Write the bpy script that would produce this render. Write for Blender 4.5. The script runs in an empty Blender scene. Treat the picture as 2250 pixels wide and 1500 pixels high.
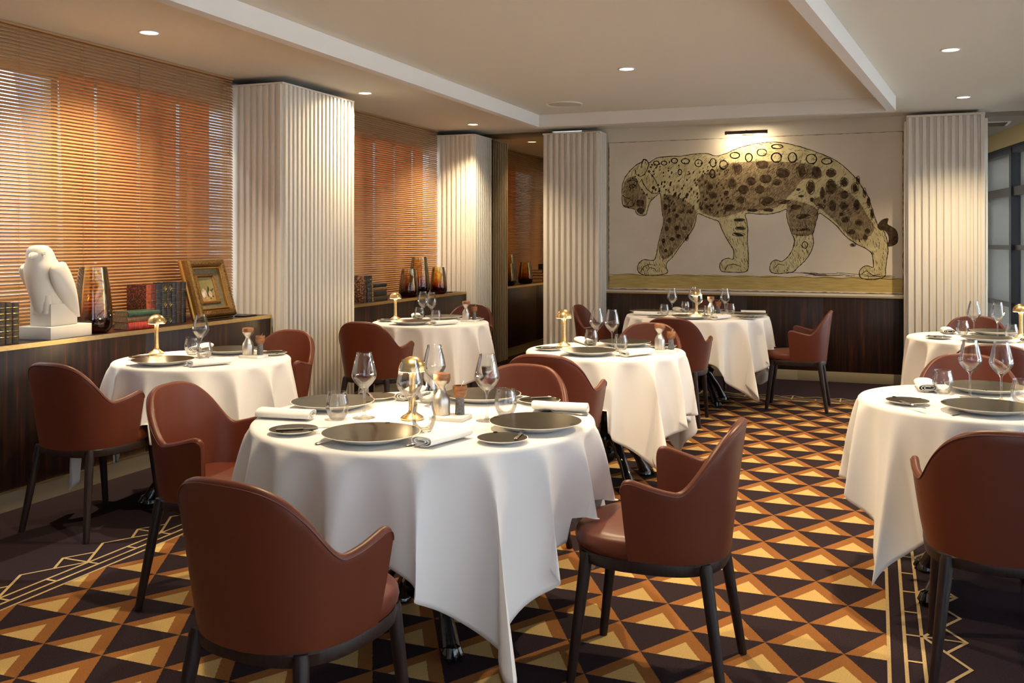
import bpy, bmesh, math, random
from math import sin, cos, pi, radians, sqrt, atan2, hypot
from mathutils import Vector, Matrix
from mathutils.geometry import tessellate_polygon

random.seed(7)
sc = bpy.context.scene
COL = sc.collection

# ------------------------------------------------------------------ camera, sky, sun, exposure
F_PX, CX, HY, CAM_H, YAW = 2072.0, 1125.0, 534.0, 1.37, 0.369
cam_d = bpy.data.cameras.new('camera')
cam = bpy.data.objects.new('camera', cam_d)
COL.objects.link(cam)
cam.location = (0, 0, CAM_H)
cam.rotation_euler = (pi / 2, 0, YAW)
cam_d.sensor_width = 36
cam_d.lens = F_PX / 2250 * 36
cam_d.shift_y = (HY - 750) / 2250
cam_d.clip_start = 0.05
sc.camera = cam

world = bpy.data.worlds.new('world')
sc.world = world
world.use_nodes = True
bg = world.node_tree.nodes['Background']
bg.inputs[0].default_value = (0.66, 0.80, 1.0, 1)
bg.inputs[1].default_value = 4.0

sun_d = bpy.data.lights.new('sun', 'SUN')
sun = bpy.data.objects.new('sun', sun_d)
COL.objects.link(sun)
sun_d.energy = 34.0
sun_d.angle = radians(0.5)
sun_d.color = (1.0, 0.90, 0.74)
sun.rotation_euler = Vector((1.0, 0.31, -1.35)).to_track_quat('-Z', 'Y').to_euler()

vs = sc.view_settings
vs.view_transform = 'Standard'
vs.look = 'None'
vs.exposure = -0.12
vs.gamma = 1
vs.use_curve_mapping = False
cy = sc.cycles
cy.use_denoising = True
cy.max_bounces = 12
cy.diffuse_bounces = 4
cy.glossy_bounces = 4
cy.transmission_bounces = 6
cy.transparent_max_bounces = 32
cy.sample_clamp_indirect = 6.0
cy.caustics_reflective = False
cy.caustics_refractive = False

WARM = (1.0, 0.77, 0.47)
SPOT_W = 200.0
LAMP_W = 4.4


def portal(loc, sx, sy, direction):
    d = bpy.data.lights.new('window_portal', 'AREA')
    d.shape = 'RECTANGLE'
    d.size, d.size_y = sx, sy
    d.cycles.is_portal = True
    o = bpy.data.objects.new('window_portal', d)
    COL.objects.link(o)
    o.location = loc
    o.rotation_euler = Vector(direction).to_track_quat('-Z', 'Z').to_euler()
    return o


# ------------------------------------------------------------------ materials
def mat(name, col, rough=0.5, metal=0.0, spec=0.5, coat=0.0, sheen=0.0):
    m = bpy.data.materials.new(name)
    m.use_nodes = True
    b = m.node_tree.nodes['Principled BSDF']
    b.inputs['Base Color'].default_value = (*col, 1)
    b.inputs['Roughness'].default_value = rough
    b.inputs['Metallic'].default_value = metal
    b.inputs['Specular IOR Level'].default_value = spec
    b.inputs['Coat Weight'].default_value = coat
    if sheen:
        b.inputs['Sheen Weight'].default_value = sheen
    return m


def nd(m, t, **kw):
    n = m.node_tree.nodes.new(t)
    for k, v in kw.items():
        setattr(n, k, v)
    return n


def lk(m, a, b):
    m.node_tree.links.new(a, b)


def bsdf(m):
    return m.node_tree.nodes['Principled BSDF']


def noise_tex(m, scale, sxyz=(1, 1, 1), detail=4, rough=0.5):
    tc = nd(m, 'ShaderNodeTexCoord')
    mp = nd(m, 'ShaderNodeMapping')
    mp.inputs['Scale'].default_value = sxyz
    no = nd(m, 'ShaderNodeTexNoise')
    no.inputs['Scale'].default_value = scale
    no.inputs['Detail'].default_value = detail
    no.inputs['Roughness'].default_value = rough
    lk(m, tc.outputs['Object'], mp.inputs['Vector'])
    lk(m, mp.outputs['Vector'], no.inputs['Vector'])
    return no


def ramp(m, src, stops, interp='LINEAR'):
    r = nd(m, 'ShaderNodeValToRGB')
    r.color_ramp.interpolation = interp
    e = r.color_ramp.elements
    while len(e) < len(stops):
        e.new(0.5)
    for k, (p, c) in enumerate(stops):
        e[k].position = p
        e[k].color = (*c, 1)
    lk(m, src, r.inputs['Fac'])
    return r


def bump(m, src, strength, dist=0.002):
    b = nd(m, 'ShaderNodeBump')
    b.inputs['Strength'].default_value = strength
    b.inputs['Distance'].default_value = dist
    lk(m, src, b.inputs['Height'])
    lk(m, b.outputs['Normal'], bsdf(m).inputs['Normal'])


def noisy(m, stops, scale, sxyz=(1, 1, 1), bmp=0.0, detail=4, dist=0.002):
    no = noise_tex(m, scale, sxyz, detail)
    r = ramp(m, no.outputs['Fac'], stops)
    lk(m, r.outputs['Color'], bsdf(m).inputs['Base Color'])
    if bmp:
        bump(m, no.outputs['Fac'], bmp, dist)
    return m


def thin_glass(name, tint=(0.97, 0.98, 0.98), ior=1.5, rough=0.01, gloss=1.0, cap=0.9):
    m = bpy.data.materials.new(name)
    m.use_nodes = True
    nt = m.node_tree
    nt.nodes.remove(nt.nodes['Principled BSDF'])
    out = nt.nodes['Material Output']
    tr = nd(m, 'ShaderNodeBsdfTransparent')
    tr.inputs[0].default_value = (*tint, 1)
    gl = nd(m, 'ShaderNodeBsdfGlossy')
    gl.inputs['Color'].default_value = (gloss, gloss, gloss, 1)
    gl.inputs['Roughness'].default_value = rough
    fr = nd(m, 'ShaderNodeFresnel')
    fr.inputs[0].default_value = ior
    mx = nd(m, 'ShaderNodeMixShader')
    mu = nd(m, 'ShaderNodeMath', operation='MULTIPLY')
    mu.inputs[1].default_value = cap
    lk(m, fr.outputs[0], mu.inputs[0])
    lk(m, mu.outputs[0], mx.inputs[0])
    lk(m, tr.outputs[0], mx.inputs[1])
    lk(m, gl.outputs[0], mx.inputs[2])
    lk(m, mx.outputs[0], out.inputs[0])
    return m, tr


M = {}
M['ceiling'] = mat('ceiling_paint', (0.84, 0.80, 0.70), 0.9)
M['wall'] = mat('wall_paint', (0.74, 0.68, 0.58), 0.85)
M['beam'] = mat('beam_paint', (0.85, 0.83, 0.80), 0.8)
M['flute'] = mat('flute_paint', (0.84, 0.80, 0.72), 0.5)
M['base'] = mat('skirting_paint', (0.33, 0.27, 0.17), 0.55)
M['brass'] = noisy(mat('brushed_brass', (0.78, 0.55, 0.24), 0.28, 1.0), [(0.3, (0.70, 0.48, 0.20)), (0.7, (0.86, 0.63, 0.30))], 30, (1, 1, 12))
M['brass_dull'] = mat('dull_brass', (0.50, 0.36, 0.17), 0.38, 1.0)
M['bronze'] = mat('dark_bronze', (0.12, 0.085, 0.05), 0.4, 0.9)
M['steel'] = noisy(mat('brushed_steel', (0.55, 0.53, 0.50), 0.36, 1.0), [(0.3, (0.42, 0.40, 0.38)), (0.7, (0.62, 0.60, 0.57))], 40, (14, 14, 1))
M['silver'] = mat('silver_plate', (0.86, 0.83, 0.78), 0.12, 1.0)
M['cloth'] = mat('white_linen', (0.80, 0.79, 0.79), 0.75, 0, 0.3, 0, 0.15)
M['napkin'] = mat('napkin_linen', (0.83, 0.82, 0.81), 0.8, 0, 0.3)
M['leather'] = mat('brick_leather', (0.108, 0.0235, 0.0105), 0.42, 0, 0.42)
bump(M['leather'], noise_tex(M['leather'], 400, detail=2).outputs['Fac'], 0.12, 0.0005)
M['legwood'] = noisy(mat('stained_wood', (0.02, 0.01, 0.01), 0.45, 0, 0.3), [(0.3, (0.010, 0.005, 0.005)), (0.7, (0.024, 0.012, 0.010))], 20, (6, 6, 0.6))
M['iron'] = mat('black_cast_iron', (0.008, 0.008, 0.009), 0.18, 0.0, 0.6, 0.5)
bump(M['iron'], noise_tex(M['iron'], 60, detail=3).outputs['Fac'], 0.5, 0.004)
M['porcelain'] = mat('white_porcelain', (0.80, 0.79, 0.75), 0.2, 0, 0.5)
M['glaze'] = noisy(mat('bronze_glaze', (0.03, 0.025, 0.018), 0.30, 0.0, 0.14), [(0.35, (0.015, 0.012, 0.008)), (0.7, (0.032, 0.026, 0.017))], 9, bmp=0.05)
M['marble'] = noisy(mat('white_marble', (0.8, 0.8, 0.8), 0.3), [(0.35, (0.60, 0.59, 0.58)), (0.55, (0.82, 0.81, 0.80))], 12, detail=8)
M['walnut'] = noisy(mat('walnut_wood', (0.25, 0.1, 0.04), 0.4), [(0.3, (0.15, 0.055, 0.02)), (0.7, (0.34, 0.14, 0.055))], 30, (1, 1, 5))
M['stone'] = noisy(mat('grey_stone', (0.1, 0.1, 0.11), 0.7), [(0.3, (0.06, 0.065, 0.075)), (0.7, (0.16, 0.165, 0.18))], 120, bmp=0.2)
M['plaster'] = noisy(mat('white_plaster', (0.82, 0.78, 0.70), 0.7), [(0.3, (0.80, 0.75, 0.66)), (0.7, (0.84, 0.80, 0.73))], 8, bmp=0.05)
M['black'] = mat('black_lacquer', (0.01, 0.01, 0.01), 0.3)
M['frame_black'] = mat('black_steel', (0.012, 0.012, 0.014), 0.35, 0.3)
M['frame_bronze'] = mat('bronze_steel', (0.07, 0.045, 0.025), 0.35, 0.6)
M['slat'] = mat('copper_lacquer_slat', (0.44, 0.245, 0.105), 0.45, 0.0, 0.5)
M['cord'] = mat('cord', (0.45, 0.25, 0.1), 0.7)
M['white_frame'] = mat('window_frame_paint', (0.55, 0.5, 0.42), 0.5)
M['page'] = noisy(mat('page_edges', (0.55, 0.42, 0.25), 0.9), [(0.3, (0.36, 0.25, 0.13)), (0.7, (0.60, 0.46, 0.28))], 60, (1, 1, 14))
M['gilt'] = noisy(mat('antique_gilt', (0.45, 0.25, 0.07), 0.36, 0.85), [(0.35, (0.17, 0.09, 0.03)), (0.65, (0.44, 0.26, 0.09))], 220, bmp=0.6, dist=0.003)
M['gilt_bright'] = mat('bright_gilt', (0.80, 0.50, 0.16), 0.25, 1.0)
M['liner'] = noisy(mat('olive_liner', (0.2, 0.16, 0.09), 0.8), [(0.3, (0.15, 0.12, 0.065)), (0.7, (0.24, 0.19, 0.11))], 60)
M['asphalt'] = mat('courtyard_paving', (0.55, 0.58, 0.62), 0.9)
M['court'] = mat('courtyard_render', (0.42, 0.46, 0.52), 0.9)
M['corridor_shade'] = mat('corridor_shaded_paint', (0.33, 0.29, 0.25), 0.9)  # ceiling paint darkened: the dimness of the unlit corridor is put into the colour
M['corridor_lit'] = mat('corridor_band_lit_paint', (0.55, 0.40, 0.18), 0.9)  # yellow light falling on the bulkhead, put into its base colour
M['mirror'] = mat('smoked_mirror', (0.36, 0.27, 0.17), 0.0, 1.0)
M['speaker'] = mat('speaker_grille', (0.62, 0.57, 0.50), 0.8)
M['velvet'] = mat('burgundy_velvet', (0.08, 0.008, 0.01), 0.9)
M['glass'], _ = thin_glass('table_glass', (0.985, 0.985, 0.985), 1.48, 0.0, 1.0, 0.75)
M['pane'], _ = thin_glass('window_pane', (0.93, 0.95, 0.96), 1.5, 0.0)

# macassar ebony: dark with red-brown vertical streaks
def ebony():
    m = mat('macassar_ebony', (0.03, 0.012, 0.008), 0.38, 0, 0.4)
    a = noise_tex(m, 7, (5, 5, 0.16), 5, 0.65)
    r = ramp(m, a.outputs['Fac'], [(0.40, (0.012, 0.006, 0.005)), (0.54, (0.032, 0.013, 0.009)), (0.61, (0.060, 0.018, 0.009)), (0.65, (0.12, 0.032, 0.013)), (0.68, (0.022, 0.010, 0.007))])
    b = noise_tex(m, 60, (5, 5, 0.1), 3)
    mx = nd(m, 'ShaderNodeMixRGB', blend_type='MULTIPLY')
    mx.inputs[0].default_value = 0.6
    r2 = ramp(m, b.outputs['Fac'], [(0.35, (0.5, 0.5, 0.5)), (0.65, (1.3, 1.2, 1.15))])
    lk(m, r.outputs['Color'], mx.inputs[1])
    lk(m, r2.outputs['Color'], mx.inputs[2])
    lk(m, mx.outputs[0], bsdf(m).inputs['Base Color'])
    return m
M['ebony'] = ebony()

# amber glass, clear at the rim and dark brown at the base
def amber():
    m, tr = thin_glass('amber_glass', (1, 1, 1), 1.6, 0.02)
    tc = nd(m, 'ShaderNodeTexCoord')
    sp = nd(m, 'ShaderNodeSeparateXYZ')
    lk(m, tc.outputs['Generated'], sp.inputs[0])
    r = ramp(m, sp.outputs['Z'], [(0.0, (0.14, 0.035, 0.008)), (0.20, (0.40, 0.14, 0.04)), (0.34, (0.80, 0.50, 0.20)), (0.52, (0.96, 0.82, 0.50)), (1.0, (0.98, 0.91, 0.66))])
    no = noise_tex(m, 26, detail=4)
    mx = nd(m, 'ShaderNodeMixRGB', blend_type='MULTIPLY')
    mx.inputs[0].default_value = 0.5
    r2 = ramp(m, no.outputs['Fac'], [(0.42, (0.84, 0.80, 0.76)), (0.6, (1.03, 1.0, .97))])
    lk(m, r.outputs['Color'], mx.inputs[1])
    lk(m, r2.outputs['Color'], mx.inputs[2])
    lk(m, mx.outputs[0], tr.inputs[0])
    return m
M['amber'] = amber()

def curtain_mat():
    m = bpy.data.materials.new('orange_sheer')
    m.use_nodes = True
    nt = m.node_tree
    nt.nodes.remove(nt.nodes['Principled BSDF'])
    t = nd(m, 'ShaderNodeBsdfTranslucent')
    t.inputs[0].default_value = (0.50, 0.115, 0.035, 1)
    d = nd(m, 'ShaderNodeBsdfDiffuse')
    d.inputs[0].default_value = (0.55, 0.12, 0.03, 1)
    mx = nd(m, 'ShaderNodeMixShader')
    mx.inputs[0].default_value = 0.35
    lk(m, t.outputs[0], mx.inputs[1])
    lk(m, d.outputs[0], mx.inputs[2])
    lk(m, mx.outputs[0], nt.nodes['Material Output'].inputs[0])
    return m
M['sheer'] = curtain_mat()


def emit(name, col, s):
    m = bpy.data.materials.new(name)
    m.use_nodes = True
    nt = m.node_tree
    nt.nodes.remove(nt.nodes['Principled BSDF'])
    e = nd(m, 'ShaderNodeEmission')
    e.inputs[0].default_value = (*col, 1)
    e.inputs[1].default_value = s
    lk(m, e.outputs[0], nt.nodes['Material Output'].inputs[0])
    return m
M['lens'] = emit('downlight_lens', (1.0, 0.84, 0.62), 9.0)
M['bulb'] = emit('lamp_diffuser', (1.0, 0.76, 0.42), 14.0)

# carpet field: rows of triangles woven in aubergine, rust and straw
LX, LY, SU, SV = -0.229, 4.009, 0.2557, 0.2251   # one triangle apex, triangle width, row depth
FX0, FX1, FY1 = -3.045, 0.035, 8.55


def carpet():
    m = mat('woven_carpet', (0.03, 0.02, 0.025), 0.95, 0, 0.05)
    geo = nd(m, 'ShaderNodeNewGeometry')
    sp = nd(m, 'ShaderNodeSeparateXYZ')
    lk(m, geo.outputs['Position'], sp.inputs[0])

    def mth(op, a, b=None, c=None):
        n = nd(m, 'ShaderNodeMath', operation=op)
        for i, v in enumerate((a, b, c)):
            if v is None:
                continue
            if isinstance(v, (int, float)):
                n.inputs[i].default_value = v
            else:
                lk(m, v, n.inputs[i])
        return n.outputs[0]
    wob = noise_tex(m, 120, detail=2).outputs['Fac']
    x = mth('ADD', sp.outputs['X'], mth('MULTIPLY', mth('SUBTRACT', wob, 0.5), 0.006))
    y = mth('ADD', sp.outputs['Y'], mth('MULTIPLY', mth('SUBTRACT', wob, 0.5), 0.006))
    v = mth('DIVIDE', mth('SUBTRACT', LY, y), SV)
    u = mth('DIVIDE', mth('SUBTRACT', x, LX), SU)
    row = mth('FLOOR', v)
    f = mth('SUBTRACT', v, row)
    odd = mth('MULTIPLY', mth('FLOORED_MODULO', row, 2.0), 0.5)
    uu = mth('SUBTRACT', u, odd)
    d = mth('ABSOLUTE', mth('SUBTRACT', uu, mth('ROUND', uu)))
    rust = mth('LESS_THAN', d, mth('MULTIPLY', f, 0.5))
    straw = mth('LESS_THAN', d, mth('MULTIPLY', mth('SUBTRACT', f, 0.43), 0.5))
    inside = mth('MULTIPLY', mth('MULTIPLY', mth('GREATER_THAN', sp.outputs['X'], FX0), mth('LESS_THAN', sp.outputs['X'], FX1)), mth('LESS_THAN', sp.outputs['Y'], FY1))
    c0 = ramp(m, noise_tex(m, 260, detail=3).outputs['Fac'], [(0.3, (0.016, 0.010, 0.013)), (0.7, (0.042, 0.028, 0.034))])
    c1 = ramp(m, noise_tex(m, 240, detail=3).outputs['Fac'], [(0.3, (0.20, 0.080, 0.024)), (0.7, (0.31, 0.130, 0.042))])
    c2 = ramp(m, noise_tex(m, 250, detail=3).outputs['Fac'], [(0.3, (0.43, 0.28, 0.10)), (0.7, (0.58, 0.41, 0.17))])
    m1 = nd(m, 'ShaderNodeMixRGB')
    lk(m, mth('MULTIPLY', rust, inside), m1.inputs[0])
    lk(m, c0.outputs[0], m1.inputs[1])
    lk(m, c1.outputs[0], m1.inputs[2])
    m2 = nd(m, 'ShaderNodeMixRGB')
    lk(m, mth('MULTIPLY', straw, inside), m2.inputs[0])
    lk(m, m1.outputs[0], m2.inputs[1])
    lk(m, c2.outputs[0], m2.inputs[2])
    lk(m, m2.outputs[0], bsdf(m).inputs['Base Color'])
    bump(m, noise_tex(m, 500, detail=2).outputs['Fac'], 0.35, 0.003)
    return m
M['carpet'] = carpet()
M['carpet_line'] = noisy(mat('carpet_straw_yarn', (0.6, 0.4, 0.13), 0.95, 0, 0.1), [(0.3, (0.36, 0.25, 0.12)), (0.7, (0.54, 0.40, 0.21))], 300, bmp=0.3)


# ------------------------------------------------------------------ mesh helpers
class MB:
    def __init__(s):
        s.v, s.f = [], []

    def add(s, vs_, fs):
        n = len(s.v)
        s.v += [tuple(p) for p in vs_]
        s.f += [tuple(i + n for i in q) for q in fs]
        return s

    def box(s, x0, x1, y0, y1, z0, z1):
        s.add([(x0, y0, z0), (x1, y0, z0), (x1, y1, z0), (x0, y1, z0), (x0, y0, z1), (x1, y0, z1), (x1, y1, z1), (x0, y1, z1)],
              [(0, 3, 2, 1), (4, 5, 6, 7), (0, 1, 5, 4), (1, 2, 6, 5), (2, 3, 7, 6), (3, 0, 4, 7)])
        return s

    def lathe(s, prof, n=32, cx=0, cy=0, cz=0, closed=False):
        vs_, fs = [], []
        k = len(prof)
        for (r, z) in prof:
            for i in range(n):
                a = 2 * pi * i / n
                vs_.append((cx + r * cos(a), cy + r * sin(a), cz + z))
        for j in range(k - 1 + (1 if closed else 0)):
            j2 = (j + 1) % k
            for i in range(n):
                i2 = (i + 1) % n
                fs.append((j * n + i, j * n + i2, j2 * n + i2, j2 * n + i))
        if not closed:
            if prof[0][0] > 1e-6:
                fs.append(tuple(reversed(range(n))))
            if prof[-1][0] > 1e-6:
                fs.append(tuple((k - 1) * n + i for i in range(n)))
        s.add(vs_, fs)
        return s

    def tube(s, pts, rad, n=8, squash=1.0, up=Vector((0, 0, 1)), cap=True):
        pts = [Vector(p) for p in pts]
        k = len(pts)
        rad = rad if isinstance(rad, (list, tuple)) else [rad] * k
        vs_, fs = [], []
        for j, p in enumerate(pts):
            t = (pts[min(j + 1, k - 1)] - pts[max(j - 1, 0)])
            t = t.normalized() if t.length > 1e-9 else Vector((0, 0, 1))
            a = t.cross(up)
            if a.length < 1e-4:
                a = t.cross(Vector((1, 0, 0)))
            a.normalize()
            b = t.cross(a).normalized()
            for i in range(n):
                th = 2 * pi * i / n
                vs_.append(p + a * (rad[j] * cos(th)) + b * (rad[j] * squash * sin(th)))
        for j in range(k - 1):
            for i in range(n):
                i2 = (i + 1) % n
                fs.append((j * n + i, j * n + i2, (j + 1) * n + i2, (j + 1) * n + i))
        if cap:
            fs.append(tuple(reversed(range(n))))
            fs.append(tuple((k - 1) * n + i for i in range(n)))
        s.add(vs_, fs)
        return s

    def loft(s, rings, cap=True):
        n = len(rings[0])
        vs_ = [p for r in rings for p in r]
        fs = []
        for j in range(len(rings) - 1):
            for i in range(n):
                i2 = (i + 1) % n
                fs.append((j * n + i, j * n + i2, (j + 1) * n + i2, (j + 1) * n + i))
        if cap:
            fs.append(tuple(reversed(range(n))))
            fs.append(tuple((len(rings) - 1) * n + i for i in range(n)))
        s.add(vs_, fs)
        return s


def link(name, me, m, parent=None):
    o = bpy.data.objects.new(name, me)
    if m is not None and not me.materials:
        me.materials.append(M[m] if isinstance(m, str) else m)
    COL.objects.link(o)
    if parent is not None:
        o.parent = parent
    return o


def build(name, mb, m, parent=None, smooth=40, bevel=0.0, seg=2):
    me = bpy.data.meshes.new(name)
    me.from_pydata(mb.v, [], mb.f)
    if bevel:
        bm = bmesh.new()
        bm.from_mesh(me)
        bmesh.ops.remove_doubles(bm, verts=bm.verts, dist=1e-6)
        bmesh.ops.bevel(bm, geom=bm.edges[:], offset=bevel, segments=seg, affect='EDGES', profile=0.5, clamp_overlap=True)
        bm.to_mesh(me)
        bm.free()
    bm = bmesh.new()
    bm.from_mesh(me)
    bmesh.ops.recalc_face_normals(bm, faces=bm.faces[:])
    bm.to_mesh(me)
    bm.free()
    if smooth:
        me.polygons.foreach_set('use_smooth', [True] * len(me.polygons))
        me.set_sharp_from_angle(angle=radians(smooth))
    me.update()
    return link(name, me, m, parent)


def box(name, x0, x1, y0, y1, z0, z1, m, parent=None, bevel=0.0):
    return build(name, MB().box(x0, x1, y0, y1, z0, z1), m, parent, smooth=40 if bevel else 0, bevel=bevel)


def struct(o):
    o['kind'] = 'structure'
    return o


def tag(o, label, cat, group=None):
    o['label'] = label
    o['category'] = cat
    if group:
        o['group'] = group
    return o


def empty(name, loc=(0, 0, 0), rz=0.0):
    o = bpy.data.objects.new(name, None)
    o.empty_display_size = 0.05
    COL.objects.link(o)
    o.location = loc
    o.rotation_euler = (0, 0, rz)
    return o


def copy_tree(o, parent=None):
    c = o.copy()
    COL.objects.link(c)
    c.parent = parent
    for ch in list(o.children):
        copy_tree(ch, c)
    return c


class Kind:
    """first placement uses the built thing itself, later ones copy it with its parts"""
    def __init__(s, builder, cat, group=None):
        s.b, s.cat, s.g, s.o, s.used = builder, cat, group, None, False

    def place(s, loc, rz, label, group=None):
        if s.o is None:
            s.o = s.b()
            o = s.o
        else:
            o = copy_tree(s.o)
        o.location = loc
        o.rotation_euler = (0, 0, rz)
        tag(o, label, s.cat, group or s.g)
        return o


# camera helpers: pixel of the photograph -> point of the room
cs, sn = cos(YAW), sin(YAW)


def on_floor(x, y, z=0.0):
    Z = F_PX * (CAM_H - z) / (y - HY)
    X = (x - CX) / F_PX * Z
    return cs * X - sn * Z, sn * X + cs * Z


def on_x(x, y, X):
    dx = (x - CX) / F_PX
    t = X / (cs * dx - sn)
    return t * (sn * dx + cs), CAM_H - t * (y - HY) / F_PX


def on_y(x, y, Y):
    dx = (x - CX) / F_PX
    t = Y / (sn * dx + cs)
    return t * (cs * dx - sn), CAM_H - t * (y - HY) / F_PX


# ------------------------------------------------------------------ the room
CEIL, BACK = 2.60, 9.87
WX = -4.62            # inner face of the window wall
def fac_x(y):          # line of the glazed facade on the aisle side
    return 1.42 + 0.1515 * (10.38 - y)
Y0 = -1.6
xr0, xr1 = fac_x(Y0), fac_x(13.2)

floor = struct(build('floor', MB().add([(-4.9, Y0 - .3, 0), (xr0 + .1, Y0 - .3, 0), (xr1 + .1, 13.4, 0), (-4.9, 13.4, 0), (-4.9, Y0 - .3, -.1), (xr0 + .1, Y0 - .3, -.1), (xr1 + .1, 13.4, -.1), (-4.9, 13.4, -.1)],
    [(0, 1, 2, 3), (7, 6, 5, 4), (0, 4, 5, 1), (1, 5, 6, 2), (2, 6, 7, 3), (3, 7, 4, 0)]), 'carpet', smooth=0))
tag(floor, 'dark aubergine carpet with rows of rust and straw triangles', 'carpet')

# straw lines of the carpet border
def border_lines():
    mb = MB()

    def seg(a, b, wd=0.012):
        a, b = Vector(a), Vector(b)
        t = (b - a).normalized()
        n = Vector((-t.y, t.x)) * wd / 2
        a, b = a - t * wd * .3, b + t * wd * .3
        z_ = .0012 + (len(mb.f) % 41) * .00003
        mb.add([(*(a + n), z_), (*(a - n), z_), (*(b - n), z_), (*(b + n), z_)], [(0, 1, 2, 3)])
    yl = 8.55
    for side in (0, 1):
        ex = (lambda d: -3.048 - d) if side == 0 else (lambda d: 0.038 + d)
        seg((ex(0), Y0), (ex(0), yl))
        seg((ex(.052), Y0), (ex(.052), yl + .052))
        seg((ex(.108), Y0), (ex(.108), yl + .108))
        k = 0
        y = 2.675 - .444 * 9
        y += 0 if side == 0 else 0.01
        while y < yl + .1:
            p = .444
            if y + p < yl + .12:
                seg((ex(.112), y), (ex(.246), y + p / 2))
                seg((ex(.246), y + p / 2), (ex(.112), y + p))
                seg((ex(.182), y + .11), (ex(.25), y)) if y > Y0 + .3 else None
                seg((ex(.25), y), (ex(.182), y - .11))
                seg((ex(.25), y), (ex(.108), y))
            seg((ex(.052), y), (ex(.108), y))
            seg((ex(.052), y + p / 2), (ex(.108), y + p / 2))
            y += p
    seg((-3.048, yl), (.038, yl))
    seg((-3.10, yl + .052), (.09, yl + .052))
    seg((-3.156, yl + .108), (.146, yl + .108))
    x = -3.156 + .04
    p = .403
    while x < .0:
        e = lambda d: yl + d
        seg((x, e(.112)), (x + p / 2, e(.246)))
        seg((x + p / 2, e(.246)), (x + p, e(.112)))
        seg((x + .1, e(.182)), (x, e(.25)))
        seg((x, e(.25)), (x - .1, e(.182)))
        seg((x, e(.25)), (x, e(.108)))
        seg((x, e(.052)), (x, e(.108)))
        seg((x + p / 2, e(.052)), (x + p / 2, e(.108)))
        x += p
    o = build('carpet_border', mb, 'carpet_line', floor, smooth=0)
    o['label'] = 'straw coloured border lines and zigzag woven round the triangles'
border_lines()

# ceiling slab and the shallow frame hanging below it
struct(build('ceiling', MB().add([(-4.9, Y0 - .3, CEIL), (xr0 + .4, Y0 - .3, CEIL), (xr1 + .6, BACK + .02, CEIL), (-4.9, BACK + .02, CEIL), (-4.9, Y0 - .3, CEIL + .15), (xr0 + .4, Y0 - .3, CEIL + .15), (xr1 + .6, BACK + .02, CEIL + .15), (-4.9, BACK + .02, CEIL + .15)],
    [(0, 3, 2, 1), (4, 5, 6, 7), (0, 1, 5, 4), (1, 2, 6, 5), (2, 3, 7, 6), (3, 0, 4, 7)]), 'ceiling', smooth=0))
struct(box('trim_1', -3.09, -3.02, Y0, 8.53, 2.482, CEIL - .001, 'beam'))
struct(box('trim_2', -3.09, .15, 8.53, 8.62, 2.482, CEIL - .001, 'beam'))
def slanted_beam():
    mb = MB()
    k = (.15 + .307) / (8.53 - 4.507)
    xe = lambda y: .15 - k * (8.53 - y)
    a, b = Y0, 8.535
    pts = []
    for z in (2.482, CEIL - .001):
        pts += [(xe(a) - .07, a, z), (xe(a), a, z), (xe(b), b, z), (xe(b) - .07, b, z)]
    mb.add(pts, [(0, 3, 2, 1), (4, 5, 6, 7), (0, 1, 5, 4), (1, 2, 6, 5), (2, 3, 7, 6), (3, 0, 4, 7)])
    struct(build('trim_3', mb, 'beam', smooth=0))
slanted_beam()

# window wall: piers, parapet and head; glass and curtains stand in the openings
WIN = [(2.35, 6.20), (6.66, 9.72)]
WZ0, WZ1 = 0.86, 2.42
wl = MB()
wl.box(WX - .10, WX, Y0 - .3, WIN[0][0], 0, CEIL)
wl.box(WX - .10, WX, WIN[0][1], WIN[1][0], 0, CEIL)
wl.box(WX - .10, WX, WIN[1][1], 13.4, 0, CEIL)
for a, b in WIN:
    wl.box(WX - .10, WX, a, b, 0, WZ0)
    wl.box(WX - .10, WX, a, b, WZ1, CEIL)
struct(build('wall_left', wl, 'wall', smooth=0))
MULL = [[2.38, 3.30, 4.34, 5.12, 6.17], [6.69, 7.90, 8.80, 9.69]]
for wi, (a, b) in enumerate(WIN):
    w = struct(empty(f'window_{wi + 1}', (WX - .07, (a + b) / 2, WZ0)))
    cyy = (a + b) / 2
    fr = MB()
    fr.box(-.03, .03, a - cyy, b - cyy, 0, .05).box(-.03, .03, a - cyy, b - cyy, WZ1 - WZ0 - .05, WZ1 - WZ0)
    fr.box(-.03, .03, a - cyy, a - cyy + .05, 0, WZ1 - WZ0).box(-.03, .03, b - cyy - .05, b - cyy, 0, WZ1 - WZ0)
    build('window_frame', fr, 'white_frame', w, smooth=0)
    ml = MULL[wi]
    for y in ml[1:-1]:
        box('mullion', -.03, .03, y - cyy - .025, y - cyy + .025, .05, WZ1 - WZ0 - .05, 'white_frame', w)
    for y0, y1 in zip(ml[:-1], ml[1:]):
        box('pane', -.004, .004, y0 - cyy + .02, y1 - cyy - .02, .05, WZ1 - WZ0 - .05, 'pane', w)
    portal((WX - .3, cyy, (WZ0 + WZ1) / 2), b - a, WZ1 - WZ0, (1, 0, 0))

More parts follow.
